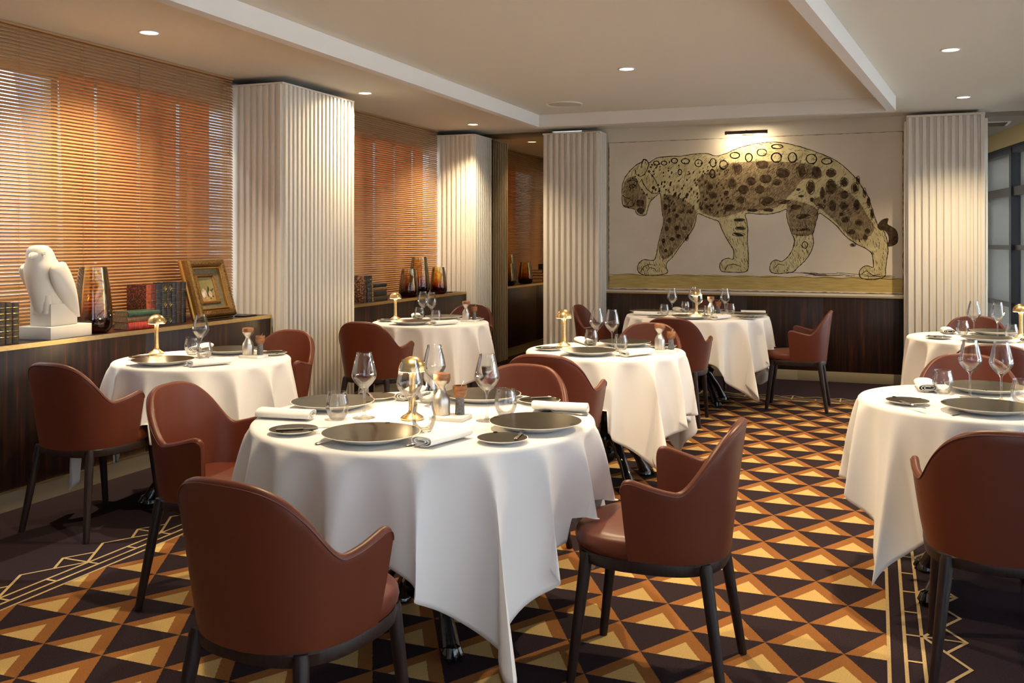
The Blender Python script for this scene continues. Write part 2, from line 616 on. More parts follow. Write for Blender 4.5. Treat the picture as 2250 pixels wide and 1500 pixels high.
# orange sheer panels hanging behind the blinds
def sheer(name, y0, y1, label, drape=0.0):
    mb = MB()
    n, k = 24, 16
    z0, z1 = WZ0 + .01, WZ1 - .02
    vs_ = []
    for j in range(k + 1):
        t = j / k
        for i in range(n + 1):
            s = i / n
            ya = y0 + drape * max(0, (t - .05)) ** .6 if drape else y0
            y = ya + (y1 - ya) * s
            vs_.append((WX + .04 + .006 * sin(s * 14), y, z1 + (z0 - z1) * t))
    fs = [(j * (n + 1) + i, j * (n + 1) + i + 1, (j + 1) * (n + 1) + i + 1, (j + 1) * (n + 1) + i) for j in range(k) for i in range(n)]
    mb.add(vs_, fs)
    o = build(name, mb, 'sheer', smooth=80)
    return tag(o, label, 'curtain', 'orange sheer panels behind the blinds')
def wy(px):
    return on_x(px, 300, WX + .04)[0]
pan = [(128, 205, 'first orange sheer panel behind the blind, its edge curving', .05), (213, 299, 'second orange sheer panel behind the falcon blind', 0), (307, 385, 'third orange sheer panel behind the blind, above the red books', 0), (394, 458, 'fourth orange sheer panel behind the blind, above the gilt frame', 0)]
for a, b, l, dr in pan:
    sheer('sheer_curtain', wy(a), wy(b), l, dr)
for a, b, l in ((778, 818, 'first orange sheer panel behind the second blind, above the marbled book'), (824, 863, 'second orange sheer panel behind the second blind, above the flat books'), (868, 903, 'third orange sheer panel behind the second blind, above the vases'), (907, 928, 'narrow orange sheer panel behind the second blind')):
    sheer('sheer_curtain', wy(a), wy(b), l)

# back wall: wainscot, mural band and mirror recess
wb = MB()
wb.box(-4.9, -3.0, BACK + .03, BACK + .2, 0, CEIL)
wb.box(-3.0, .925, BACK, BACK + .2, 0, CEIL)
struct(build('wall_back', wb, 'wall', smooth=0))
wn = struct(empty('trim_4', (-2.72, BACK, 0)))
nw = 4
for i in range(nw):
    w_ = (.25 + 2.72) / nw
    box('wood_panel', i * w_ + .001, (i + 1) * w_ - .001, -.03, 0, .10, .835, 'ebony', wn, bevel=.001)
box('brass_rail', 0, 2.97, -.04, 0, .835, .852, 'brass_dull', wn)
box('ledge', 0, 2.97, -.035, 0, .852, .870, 'beam', wn)
bb = struct(empty('baseboard_back', (-2.72, BACK - .034, 0)))
for i in range(3):
    box('skirting_board', i * .99 + .0008, (i + 1) * .99 - .0008, 0, .034, 0, .10, 'base', bb, bevel=.001)

mir = box('wall_mirror', -4.47, -3.34, BACK - .012, BACK + .03, 0.0, CEIL, 'mirror')
tag(mir, 'smoked mirror filling the corner recess and doubling the window bay', 'mirror')

# wall behind the camera with one wide window, corridor end wall beyond the room
wf = MB()
wf.box(-4.9, .4, Y0 - .2, Y0, 0, CEIL).box(2.6, xr0 + .4, Y0 - .2, Y0, 0, CEIL)
wf.box(.4, 2.6, Y0 - .2, Y0, 0, .35).box(.4, 2.6, Y0 - .2, Y0, 2.45, CEIL)
struct(build('wall_front', wf, 'wall', smooth=0))
portal((1.5, Y0 - .25, 1.4), 2.2, 2.1, (0, 1, 0))
struct(box('wall_corridor', -.1, 3.0, 13.2, 13.4, 0, CEIL, 'corridor_shade'))
struct(box('ceiling_corridor', -.2, 3.2, BACK + .02, 13.4, 2.56, 2.75, 'corridor_shade'))
struct(box('wall_side', .86, .925, BACK + .2, 13.3, 0, CEIL, 'wall'))

# glazed facade on the aisle side: dark frames, bulkhead over it
FZ = 2.36
fa = struct(empty('wall_right', (fac_x(Y0), Y0, 0), atan2(13.2 - Y0, fac_x(13.2) - fac_x(Y0))))
FL = hypot(13.2 - Y0, fac_x(13.2) - fac_x(Y0))
posts = []
y_at = lambda y: (y - Y0) / (13.2 - Y0) * FL
bay0 = y_at(11.0)
pos = [y_at(-1.6)] + [y_at(yv) for yv in (0.1, 1.65, 3.2, 4.75, 6.3, 7.85, 9.4, 10.95, 12.5)] + [FL]
box('bulkhead', 0, FL, -.30, .05, FZ + .02, CEIL, 'corridor_lit', fa)
box('head_rail', 0, FL, -.03, .04, FZ - .06, FZ + .02, 'frame_black', fa)
box('foot_rail', 0, FL, -.03, .04, 0, .10, 'frame_black', fa)
box('transom', 0, FL, -.025, .035, 1.86, 1.95, 'frame_bronze', fa)
for z in (1.30, .70):
    box('glazing_bar', 0, FL, -.02, .02, z, z + .05, 'frame_bronze', fa)
for p in pos:
    box('post', p - .035, p + .035, -.04, .05, 0, FZ, 'frame_black', fa)
for a, b in zip(pos[:-1], pos[1:]):
    box('pane', a + .035, b - .035, -.004, .004, .10, FZ - .06, 'pane', fa)
mx_, my_ = (fac_x(Y0) + fac_x(13.2)) / 2 + .2, (Y0 + 13.2) / 2
portal((fac_x(4) + .35, 4, 1.25), 11.0, 2.2, (-cos(.151), -sin(.151), 0))

# what lies outside: courtyard on the aisle side, street on the window side
struct(box('ground_outside', -60, 60, -60, 60, -.4, -.12, 'asphalt'))
cw = struct(build('wall_courtyard', MB().add([(7.6, -6, -.2), (7.8, -6, -.2), (5.0, 18, -.2), (4.8, 18, -.2), (7.6, -6, 3.4), (7.8, -6, 3.4), (5.0, 18, 3.4), (4.8, 18, 3.4)],
    [(0, 3, 2, 1), (4, 5, 6, 7), (0, 1, 5, 4), (1, 2, 6, 5), (2, 3, 7, 6), (3, 0, 4, 7)]), 'court', smooth=0))

# ------------------------------------------------------------------ fluted pillars
def ribs(parent, along, n, x0, x1, face, z1, depth=.02, duty=.58):
    """ribs on a face; along 'x' or 'y'; face = coordinate of the face, depth outwards (signed)"""
    pitch = (x1 - x0) / n
    for i in range(n):
        a = x0 + pitch * (i + (1 - duty) / 2)
        b = a + pitch * duty
        lo, hi = sorted((face, face + depth))
        if along == 'x':
            mb = MB().box(a, b, lo, hi, 0, z1)
        else:
            mb = MB().box(lo, hi, a, b, 0, z1)
        build('rib', mb, 'flute', parent, smooth=40, bevel=.003, seg=1)

def pillar(loc, label):
    o = empty('pillar', (loc[0], loc[1], 0))
    o['kind'] = 'structure'
    o['label'] = label
    o['category'] = 'pillar'
    return o
PT = 2.55
# pillar between the two windows
p = pillar((-4.05, 5.85), 'cream fluted pillar between the two blinds, lit by a downlight')
box('core', -.56, -.02, .0, .99, 0, PT, 'flute', p)
ribs(p, 'y', 18, 0.0, 1.0, -.02, PT - .012)
ribs(p, 'x', 8, -.45, -.01, 0.0, PT - .012, -.02, .5)
box('top_cap', -.56, .0, -.028, .99, PT - .012, PT, 'flute', p)
# corner pillar by the mirror
p = pillar((-4.05, 9.37), 'cream fluted half pillar between the vases and the mirror')
box('core', -.56, -.02, 0, .484, 0, PT, 'flute', p)
ribs(p, 'y', 9, 0.0, .484, -.02, PT - .012)
ribs(p, 'x', 8, -.45, -.01, 0.0, PT - .012, -.02, .5)
box('top_cap', -.56, .0, -.028, .484, PT - .012, PT, 'flute', p)
# pillar between the mirror and the mural
p = pillar((-3.36, 9.60), 'cream fluted pillar between the smoked mirror and the mural')
box('core', 0, .62, .028, .255, 0, PT, 'flute', p)
ribs(p, 'x', 10, -.0, .64, .028, PT - .012, -.028, .55)
ribs(p, 'y', 3, .03, .255, .62, PT - .012, .025)
box('top_cap', 0, .64, .0, .255, PT - .012, PT, 'flute', p)
# pillar right of the mural
p = pillar((.262, 9.60), 'cream fluted pillar between the mural and the steel glazing')
box('core', .0, .66, .028, .265, 0, PT, 'flute', p)
ribs(p, 'x', 11, .0, .675, .028, PT - .0, -.028, .55)
ribs(p, 'y', 3, .04, .265, .0, PT - .03, -.02)
ribs(p, 'y', 3, .04, .265, .66, PT - .03, .03)
box('top_cap', 0, .665, .004, .265, PT, PT + .02, 'flute', p)

# ------------------------------------------------------------------ low cabinets under the windows
def cabinet(y0, y1, label, end_near=False):
    c = empty('cabinet', (-4.137, y0, 0))
    L = y1 - y0
    n = max(1, round(L / 1.22))
    for i in range(n):
        box('front_panel', -.02, -.004, i * L / n + .001, (i + 1) * L / n - .001, .10, .822, 'ebony', c, bevel=.001)
    box('carcass', -.46, -.02, 0, L, .02, .826, 'ebony', c)
    box('worktop', -.46, -.006, 0, L, .826, .845, 'ebony', c)
    box('brass_edge', -.006, .004, 0, L, .822, .847, 'brass', c)
    box('brass_end', -.006, .003, L - .014, L, .10, .822, 'brass_dull', c)
    box('brass_strip', -.008, .002, 0, L, .097, .103, 'brass', c)
    box('plinth', -.02, -.003, 0, L, 0, .097, 'base', c)
    return tag(c, label, 'cabinet')
cabinet(2.0, 5.81, 'long macassar ebony cabinet with a brass edge under the falcon and books')
cabinet(6.90, 9.33, 'macassar ebony cabinet with a brass edge under the three amber vases')
struct(box('baseboard_left', WX, -4.12, Y0, 1.99, 0, .1, 'base'))

# ------------------------------------------------------------------ venetian blinds
BX = -4.49
def blind(y0, y1, cords, label):
    L = y1 - y0
    b = empty('venetian_blind', (BX, y0, .86))
    H = CEIL - .86
    box('head_rail', -.016, .014, 0, L, H - .016, H - .003, 'slat', b)
    box('bottom_rail', -.012, .012, 0, L, .0, .014, 'slat', b)
    pitch, wd, tilt = .0206, .0255, radians(47)
    mb = MB()
    k = 4
    prof = []
    for i in range(k + 1):
        s = (i / k - .5)
        u, c = s * wd, .0016 * (1 - 4 * s * s)
        # room edge low, street edge high; crown of the curve upwards
        prof.append((u * cos(tilt) * 1 + c * sin(tilt), -u * sin(tilt) + c * cos(tilt)))
    th = .0005
    vs_ = [(x, y, z) for y in (0, L) for (x, z) in prof] + [(x, y, z - th) for y in (0, L) for (x, z) in prof]
    n1 = k + 1
    fs = []
    for i in range(k):
        fs.append((i, i + 1, n1 + i + 1, n1 + i))
        fs.append((2 * n1 + i, 3 * n1 + i, 3 * n1 + i + 1, 2 * n1 + i + 1))
    fs.append((0, n1, 3 * n1, 2 * n1))
    fs.append((k, 2 * n1 + k, 3 * n1 + k, n1 + k))
    mb.add(vs_, fs)
    z = .028
    first = None
    while z < H - .022:
        if first is None:
            first = build('slat', mb, 'slat', b, smooth=80)
            s = first
        else:
            s = first.copy()
            COL.objects.link(s)
            s.parent = b
        s.location = (0, 0, z)
        s.rotation_euler = (random.uniform(-.0004, .0004), random.uniform(-.03, .03), 0)
        z += pitch
    for cyy in cords:
        mb = MB()
        for xx in (-.0105, .0105):
            mb.tube([(xx, cyy - y0, .01), (xx, cyy - y0, H - .03)], .0009, 5)
        build('ladder_cord', mb, 'cord', b)
    mb = MB().tube([(.016, L - .05, H - .03), (.016, L - .05, H - .55)], .0012, 5).lathe([(0, -.03), (.006, -.026), (.004, 0), (0, .003)], 10, .016, L - .05, H - .55)
    build('pull_cord', mb, 'cord', b)
    return tag(b, label, 'blind')
blind(2.40, 5.815, [2.55, 3.02, 3.48, 3.93, 4.39, 4.86, 5.31, 5.74], 'copper venetian blind half open behind the falcon and the gilt frame')
blind(6.86, 9.335, [6.97, 7.42, 7.88, 8.36, 8.82, 9.26], 'copper venetian blind half open behind the three amber vases')

# ------------------------------------------------------------------ ceiling fittings
def downlight_b():
    e = empty('downlight')
    build('trim_ring', MB().lathe([(.050, 0), (.060, 0), (.062, -.004), (.058, -.006), (.050, -.004)], 32, closed=True), 'beam', e)
    build('lens', MB().lathe([(0, -.002), (.051, -.002), (.051, -.0005), (0, -.0005)], 32), 'lens', e)
    d = bpy.data.lights.new('spot', 'SPOT')
    d.energy = SPOT_W
    d.color = WARM
    d.spot_size = radians(122)
    d.spot_blend = 1.0
    d.shadow_soft_size = .03
    o = bpy.data.objects.new('spot', d)
    COL.objects.link(o)
    o.parent = e
    o.location = (0, 0, -.02)
    return e
DL = Kind(downlight_b, 'ceiling light', 'recessed ceiling downlights')
for x, y, l in ((-3.96, 4.37, 'recessed downlight above the falcon sculpture'), (-3.908, 6.769, 'recessed downlight beside the pillar between the blinds'), (-3.90, 8.961, 'recessed downlight before the corner pillar and mirror'),
                (-1.645, 6.498, 'single recessed downlight in the middle ceiling field'), (.439, 6.599, 'larger recessed downlight beyond the slanted beam'), (.682, 8.776, 'recessed downlight before the pillar by the glazing')):
    fx_ = DL.place((x, y, CEIL), 0, l)
    if 6.7 < y < 6.8:      # this one is turned towards the pillar
        for c_ in fx_.children:
            if c_.type == 'LIGHT':
                c_.rotation_euler = Vector((-.10, -.38, -1)).to_track_quat('-Z', 'Y').to_euler()
# the same lamps go on outside the frame
def spot(x, y, e=1.0, size=118):
    d = bpy.data.lights.new('spot', 'SPOT')
    d.energy = SPOT_W * e
    d.color = WARM
    d.spot_size = radians(size)
    d.spot_blend = .55
    d.shadow_soft_size = .03
    o = bpy.data.objects.new('spot', d)
    COL.objects.link(o)
    o.location = (x, y, CEIL - .02)
for x, y, e in ((-1.6, 4.35, .95), (-1.55, 2.75, .85), (.16, 4.35, 1.1), (1.75, 6.2, .8)):
    spot(x, y, e)
sp = empty('ceiling_speaker', (-2.573, 7.935, CEIL))
build('rim', MB().lathe([(.145, 0), (.158, 0), (.160, -.006), (.152, -.010), (.145, -.006)], 40, closed=True), 'beam', sp)
build('grille', MB().lathe([(0, -.009), (.10, -.008), (.146, -.005), (.146, -.001), (0, -.001)], 40), 'speaker', sp)
tag(sp, 'round white speaker grille in the ceiling near the mirror corner', 'speaker')
vt = empty('air_vent', (1.06, 10.45, 2.56))
box('frame', -.16, .16, -.16, .16, -.012, -.001, 'beam', vt)
for i in range(7):
    box('louvre', -.13, .13, -.135 + i * .04, -.125 + i * .04, -.02, -.011, 'bronze', vt)
tag(vt, 'square air vent in the corridor ceiling beyond the fluted pillar', 'vent')

# picture light over the mural
pl = empty('picture_light', (-1.225, BACK - .012, 2.485))
build('bar', MB().tube([(-.21, -.16, 0), (.21, -.16, 0)], .018, 14), 'bronze', pl)
build('arm', MB().tube([(0, 0, .01), (0, -.08, .022), (0, -.16, .015)], .008, 8), 'bronze', pl)
box('mount', -.06, .06, -.015, .0, -.012, .03, 'bronze', pl, bevel=.002)
box('strip', -.19, .19, -.166, -.154, -.0195, -.0175, 'lens', pl)
d = bpy.data.lights.new('picture_lamp', 'AREA')
d.shape = 'RECTANGLE'
d.size, d.size_y = .38, .012
d.energy = 4.5
d.color = (1, .80, .50)
o = bpy.data.objects.new('picture_lamp', d)
COL.objects.link(o)
o.parent = pl
o.location = (0, -.158, -.022)
o.rotation_euler = Vector((0, .75, -1)).to_track_quat('-Z', 'Y').to_euler()
tag(pl, 'dark bronze picture light mounted above the leopard mural', 'lamp')

# ------------------------------------------------------------------ tables and cloths
TABLES = dict(T1=(-1.502, 3.024, .60), T2=(-3.37, 4.12, .455), T3=(-3.28, 6.70, .455), T4=(-1.467, 5.29, .455), T5=(-1.443, 8.146, .60), T6=(.386, 4.106, .455), T7=(.645, 6.866, .455))
TOP = .7515
HALF = pi / 2
CHAIRS = (
    (-3.56, 3.56, -.06, 'brick leather armchair before the falcon cabinet, its back to the camera'),
    (-3.50, 4.87, pi - .05, 'brick leather armchair by the fluted pillar, striped by the blind'),
    (-2.36, 3.02, -HALF + .10, 'brick leather armchair on the window side of the big front table'),
    (-1.40, 2.075, -.12, 'brick leather armchair in front of the big front table, back turned to us'),
    (-.655, 3.005, HALF, 'brick leather armchair on the aisle side of the big front table'),
    (-1.50, 3.81, pi, 'orange lit leather armchair facing us across the big front table'),
    (-1.575, 4.70, .05, 'dark armchair back to back with the lit one behind the big front table'),
    (-1.47, 6.24, pi, 'orange lit leather armchair facing us across the small middle table'),
    (-3.40, 6.08, 0.0, 'brick leather armchair in front of the small table by the vase cabinet'),
    (-3.42, 7.62, pi, 'pinkish lit leather armchair behind the table by the vase cabinet'),
    (-1.435, 7.235, .0, 'dark leather armchair on the near side of the mural table'),
    (-.61, 8.19, HALF, 'leather armchair alone on the aisle side of the mural table'),
    (-2.27, 8.16, -HALF, 'leather armchair between the fluted pillar and the mural table'),
    (-1.50, 9.10, pi, 'leather armchair between the mural table and the ebony wainscot'),
    (.37, 3.375, .0, 'brick leather armchair at the frame edge before the front glazing side table'),
    (.42, 4.97, pi, 'leather armchair beyond the front glazing side table, behind two wine glasses'),
    (.60, 6.04, 0.0, 'leather armchair on the near side of the rear glazing side table'),
    (.70, 7.74, pi, 'leather armchair beyond the rear glazing side table by the steel glazing'))


def sgnpow(v, p):
    return math.copysign(abs(v) ** p, v)


def table_b(R):
    t = empty('dining_table')
    build('tabletop', MB().lathe([(0, .716), (R - .02, .716), (R - .006, .722), (R - .003, .735), (R - .008, .744), (0, .744)], 64), 'legwood', t)
    col = MB().lathe([(.12, .716), (.12, .706), (.05, .69), (.032, .66), (.030, .56), (.045, .53), (.052, .50), (.040, .47), (.028, .44), (.030, .34), (.050, .30), (.070, .27), (.078, .24), (.066, .20), (.082, .17), (.070, .13), (.03, .10), (.0, .09)], 28)
    build('pedestal', col, 'iron', t)
    for k in range(4):
        a = pi / 4 + k * pi / 2
        mb = MB()
        pts, rad = [], []
        for s in range(15):
            u = s / 14
            r = .05 + .215 * u ** .9
            z = .235 + .03 * sin(pi * min(1, u * 2.2)) - .20 * u ** 2.0
            pts.append((r * cos(a), r * sin(a), max(z, .036)))
            rad.append(.034 - .012 * u + .012 * max(0, u - .8) / .2)
        mb.tube(pts, rad, 12)
        cx_, cy_ = .272 * cos(a), .272 * sin(a)
        mb.lathe([(0, .0), (.030, .0), (.038, .010), (.036, .026), (.026, .042), (0, .05)], 16, cx_, cy_)
        for q in (-.5, 0, .5):
            b = a + q
            mb.tube([(cx_ + .008 * cos(b), cy_ + .008 * sin(b), .048), (cx_ + .032 * cos(b), cy_ + .032 * sin(b), .040), (cx_ + .044 * cos(b), cy_ + .044 * sin(b), .018), (cx_ + .044 * cos(b), cy_ + .044 * sin(b), .001)], [.010, .012, .010, .006], 8)
        # scroll leaf on the knee
        mb.tube([(.09 * cos(a), .09 * sin(a), .285), (.13 * cos(a), .13 * sin(a), .292), (.165 * cos(a), .165 * sin(a), .268), (.16 * cos(a), .16 * sin(a), .24)], [.008, .016, .014, .006], 8)
        build('foot', mb, 'iron', t)
    return t


def cloth_mesh(R, half, seed, rot=0.0, seats=()):
    rnd = random.Random(seed)
    n = 360
    mb = MB()
    rows = []
    h = .750
    for r in (.0005, R * .5, R - .05, R - .012):
        rows.append([(r * cos(2 * pi * i / n), r * sin(2 * pi * i / n), h) for i in range(n)])
    for q in (30, 60, 88):
        a = radians(q)
        r = R - .012 + .016 * sin(a)
        rows.append([(r * cos(2 * pi * i / n), r * sin(2 * pi * i / n), h - .016 * (1 - cos(a))) for i in range(n)])
    nf = int(round(R * 2 * pi / .205))
    ph = rnd.uniform(0, 6.28)
    comps = [(nf, 1.0, ph), (nf + 3, .45, rnd.uniform(0, 6.28)), (nf - 4, .40, rnd.uniform(0, 6.28)), (2 * nf + 1, .16, rnd.uniform(0, 6.28))]
    K = 26
    for k in range(1, K + 1):
        t = (k / K)
        row = []
        for i in range(n):
            th = 2 * pi * i / n
            ps = th - rot
            c, s_ = abs(cos(ps)), abs(sin(ps))
            edge = half / ((c ** 26 + s_ ** 26) ** (1 / 26))
            D = edge - R
            d = D * t
            w = sum(a * sin(m * th + p) for m, a, p in comps)
            w2 = sum(a * cos(m * th + p) for m, a, p in comps)
            amp = .046 * min(1, d / .30) ** .60 + .034 * max(0, d - .30) / .3
            corner = max(0, (min(c, s_) / max(c, s_) - .55) / .45)
            r = R + .004 + .035 * d + amp * (w * .8 + .18) + corner * (.10 * d)
            th2 = th + amp * .9 * w2 / R * .7
            # the tip of a corner draws together
            if corner > 0:
                q = round((ps - pi / 4) / (pi / 2)) * (pi / 2) + pi / 4 + rot
                dd = (th2 - q + pi) % (2 * pi) - pi
                th2 = q + dd * (1 - .30 * corner * t ** 2)
            slack = .012 * d
            px_, py_, pz_ = r * cos(th2), r * sin(th2), h - .016 - d + slack
            if pz_ < .488:
                for (sx, sy, srz) in seats:
                    ux, uy = px_ - sx, py_ - sy
                    lx_, ly_ = ux * cos(-srz) - uy * sin(-srz), ux * sin(-srz) + uy * cos(-srz)
                    if abs(lx_) < .262 and -.27 < ly_ < .275 and (abs(lx_) / .262) ** 2.7 + (abs(ly_) / .275) ** 2.7 < 1:
                        pz_ = .487 + .001 * sin(i * .3)
            row.append((px_, py_, pz_))
        rows.append(row)
    mb.loft(rows, cap=False)
    return mb


TD = dict(T1='the big front table', T2='the small table beside the falcon cabinet', T3='the small table beside the vase cabinet', T4='the small middle table', T5='the big table before the mural', T6='the small front table on the glazing side', T7='the small rear table on the glazing side')
protoT = {}
for k, (x, y, R) in TABLES.items():
    R_ = R
    if R_ not in protoT:
        protoT[R_] = Kind(lambda R_=R_: table_b(R_), 'table', None)
    protoT[R_].place((x, y, 0), {'T1': radians(0)}.get(k, 0), 'black cast iron claw foot pedestal under ' + TD[k], 'claw foot pedestal tables')
    half = .89 if R > .5 else .785
    o = build('tablecloth', cloth_mesh(R, half, {'T1': 5, 'T2': 12, 'T3': 23, 'T4': 31, 'T5': 44, 'T6': 58, 'T7': 61}[k], 0.0, [(cx_ - x, cy_ - y, rz_) for cx_, cy_, rz_, _ in CHAIRS if hypot(cx_ - x, cy_ - y) < 1.1]), 'cloth', smooth=80)
    so = o.modifiers.new('thickness', 'SOLIDIFY')
    so.thickness = .0012
    so.offset = 1
    o.location = (x, y, 0)
    tag(o, {'T1': 'large white square tablecloth with a corner near the floor, big front table', 'T2': 'white tablecloth on the small table beside the falcon cabinet', 'T3': 'white tablecloth on the small table beside the vase cabinet',
            'T4': 'white tablecloth on the small middle table between two big ones', 'T5': 'large white tablecloth on the big table before the mural', 'T6': 'white tablecloth on the small front table on the glazing side', 'T7': 'white tablecloth on the small rear table by the steel glazing'}[k], 'tablecloth', 'white tablecloths')


# ------------------------------------------------------------------ armchairs
def chair_b():
    c = empty('dining_armchair')
    # solid wood ring under the seat
    def outline(a, b, y0, z, n=48, e=2.7):
        return [(a * sgnpow(cos(2 * pi * i / n), 2 / e), y0 + b * sgnpow(sin(2 * pi * i / n), 2 / e), z) for i in range(n)]
    ring = MB().loft([outline(.216, .226, .012, .372), outline(.224, .234, .012, .376), outline(.228, .238, .012, .405), outline(.224, .234, .012, .412)])
    build('seat_frame', ring, 'legwood', c)
    cu = MB().loft([outline(.219, .230, .016, .411), outline(.226, .238, .018, .425), outline(.229, .242, .018, .440), outline(.226, .239, .018, .456), outline(.222, .232, .014, .468), outline(.19, .20, .012, .476), outline(.10, .11, .010, .481), outline(.01, .01, .010, .482)])
    build('seat', cu, 'leather', c, smooth=60)
    for (tx, ty, fx, fy) in ((.170, .190, .190, .238), (-.170, .190, -.190, .238), (.166, -.176, .212, -.238), (-.166, -.176, -.212, -.238)):
        mb = MB().tube([(fx, fy, 0), (fx + (tx - fx) * .03, fy + (ty - fy) * .03, .012), (tx + (fx - tx) * .03, ty + (fy - ty) * .03, .395), (tx, ty, .408)], [.0135, .0145, .0205, .017], 16, up=Vector((0, 1, 0)))
        build('leg', mb, 'legwood', c)
    # wrapped shell: back and arms in one
    NU, NS = 84, 14
    e = 2.55
    zb = .404

    def plan(u, z, inset=0.0):
        t = (z - zb) / .42
        W = .222 + .046 * min(1, t * 1.35) ** .75 + .006 * t
        Dp = .226 + .040 * t + .010 * t * t
        yf = .045 + .030 * t
        W -= inset
        Dp -= inset
        s = abs(u)
        if s < .84:
            th = s / .84 * pi / 2
            x = W * sin(th) ** (2 / e) if th > 0 else 0
            y = -Dp * cos(th) ** (2 / e) if th < pi / 2 else 0
        else:
            x = W
            y = (s - .84) / .16 * yf
        return math.copysign(x, u), y

    # resample u so that the columns are even along the path
    raw = [i / 400 for i in range(401)]
    P = [plan(r, .6) for r in raw]
    acc = [0]
    for a, b in zip(P[:-1], P[1:]):
        acc.append(acc[-1] + hypot(b[0] - a[0], b[1] - a[1]))
    Ltot = acc[-1]

    def u_of(l):
        import bisect
        j = min(max(bisect.bisect_left(acc, l), 1), 400)
        f = (l - acc[j - 1]) / max(acc[j] - acc[j - 1], 1e-9)
        return raw[j - 1] + (raw[j] - raw[j - 1]) * f

    def height(l):
        x, y = plan(u_of(l), .6)
        s = min(1, max(0, (y + .262) / .155))
        # crown of the back, slightly arched
        hb = .822 - .10 * max(0, abs(x) - .03) ** 2 * 3
        s2 = s * s * (3 - 2 * s)
        arm = .634 + .038 * min(1, max(0, (y + .11) / .16)) ** 1.3
        hh = hb * (1 - s2) + arm * s2
        v = Ltot - l
        r = .042
        if v < r:
            hh -= (r - sqrt(max(0, r * r - (r - v) ** 2))) * .85
        return hh
    ls = []
    n1 = NU // 2
    for i in range(n1 + 1):
        f = i / n1
        ls.append(Ltot * f)
    ls = [l for l in ls if l < Ltot - .045] + [Ltot - v for v in (.042, .034, .026, .019, .013, .008, .004, .0015, 0)]
    full = [-l for l in reversed(ls[1:])] + ls
    th_ = .026
    rings = []
    for l in full:
        u = u_of(abs(l)) * (1 if l >= 0 else -1)
        H = height(abs(l))
        ring = []
        rr = th_ / 2
        for j in range(NS + 1):
            z = zb + (H - rr - zb) * j / NS
            ring.append((*plan(u, z), z))
        for q in (30, 60, 90, 120, 150):
            a = radians(q)
            z = H - rr + rr * sin(a)
            ring.append((*plan(u, H - rr, rr * (1 - cos(a))), z))
        for j in range(NS, -1, -1):
            z = zb + (H - rr - zb) * j / NS
            ring.append((*plan(u, z, th_), z))
        rings.append(ring)
    build('shell', MB().loft(rings), 'leather', c, smooth=50)
    pip = [(*plan(u_of(abs(l)) * (1 if l >= 0 else -1), height(abs(l)) - .012, -.0008), height(abs(l)) - .0125) for l in full]
    build('piping', MB().tube(pip, .0017, 6), 'leather', c, smooth=80)
    return c


CH = Kind(chair_b, 'armchair', 'brick leather armchairs round the tables')
for (x, y, r, l) in CHAIRS:
    CH.place((x, y, 0), r, l)


# ------------------------------------------------------------------ tableware
def plate_b(r, name, bubbles):
    p = empty(name)
    h = .026 * r / .155
    build('porcelain_body', MB().lathe([(0, 0), (r * .50, 0), (r * .55, .001), (r * .80, h * .55), (r, h), (r + .0006, h + .0012), (r - .002, h + .0016), (r * .78, h * .62 + .002), (0, h * .40)], 72), 'porcelain', p)
    g = MB().lathe([(r - .0022, h + .0018), (r * .78, h * .62 + .0030), (r * .46, h * .44 + .0026), (r * .42, h * .30 + .002), (0, h * .28 + .002)], 72)
    build('glaze_top', g, 'glaze', p, smooth=20 if False else 35)
    rnd = random.Random(3)
    mb = MB()
    for k in range(bubbles):
        a, q = rnd.uniform(0, 6.28), rnd.uniform(.55, .93)
        rr = rnd.uniform(.006, .012) * (r / .155) ** .5
        zc = h * (.44 + (q - .46) / .54 * .56) + .0034
        cx_, cy_ = q * r * cos(a), q * r * sin(a)
        pts = [(cx_ + rr * cos(t * pi / 5), cy_ + rr * sin(t * pi / 5), zc) for t in range(11)]
        mb.tube(pts, .0017, 6, cap=False)
    o = build('raised_bubble', mb, 'glaze', p)
    o['kind'] = 'stuff'
    return p


def knife_b(L=.17):
    k = empty('butter_knife')
    hl = L * .5
    mb = MB().tube([(0, 0, .005), (.0, L * .03, .005), (0, hl * .5, .005), (0, hl * .9, .005), (0, hl, .005)], [.003, .0062, .0048, .0044, .0058], 10, .7)
    build('handle', mb, 'silver', k)
    bl = MB()
    sec = [(hl, .0035, .0032), (hl + .012, .006, .005), (hl + L * .25, .008, .007), (hl + L * .42, .007, .007), (L - .004, .003, .006), (L, .0005, .003)]
    rings = [[(-a, y, .0046), (0, y, .0054), (b, y, .0046), (0, y, .0038)] for (y, a, b) in sec]
    bl.loft(rings)
    build('blade', bl, 'silver', k)
    return k


def fork_b():
    f = empty('dinner_fork')
    mb = MB().tube([(0, 0, .0035), (0, .006, .0038), (0, .03, .0042), (0, .08, .007), (0, .125, .005)], [.004, .0085, .0075, .0030, .0030], 10, .3)
    build('handle', mb, 'silver', f)
    hd = MB()
    hd.loft([[(-.003, .122, .004), (.003, .122, .004), (.003, .122, .006), (-.003, .122, .006)], [(-.012, .142, .0025), (.012, .142, .0025), (.012, .142, .004), (-.012, .142, .004)], [(-.0125, .158, .003), (.0125, .158, .003), (.0125, .158, .0045), (-.0125, .158, .0045)]])
    for i in range(4):
        x = -.0105 + i * .007
        hd.tube([(x, .156, .0038), (x, .18, .005), (x, .197, .009)], [.0019, .0017, .0008], 6)
    build('tines', hd, 'silver', f)
    return f


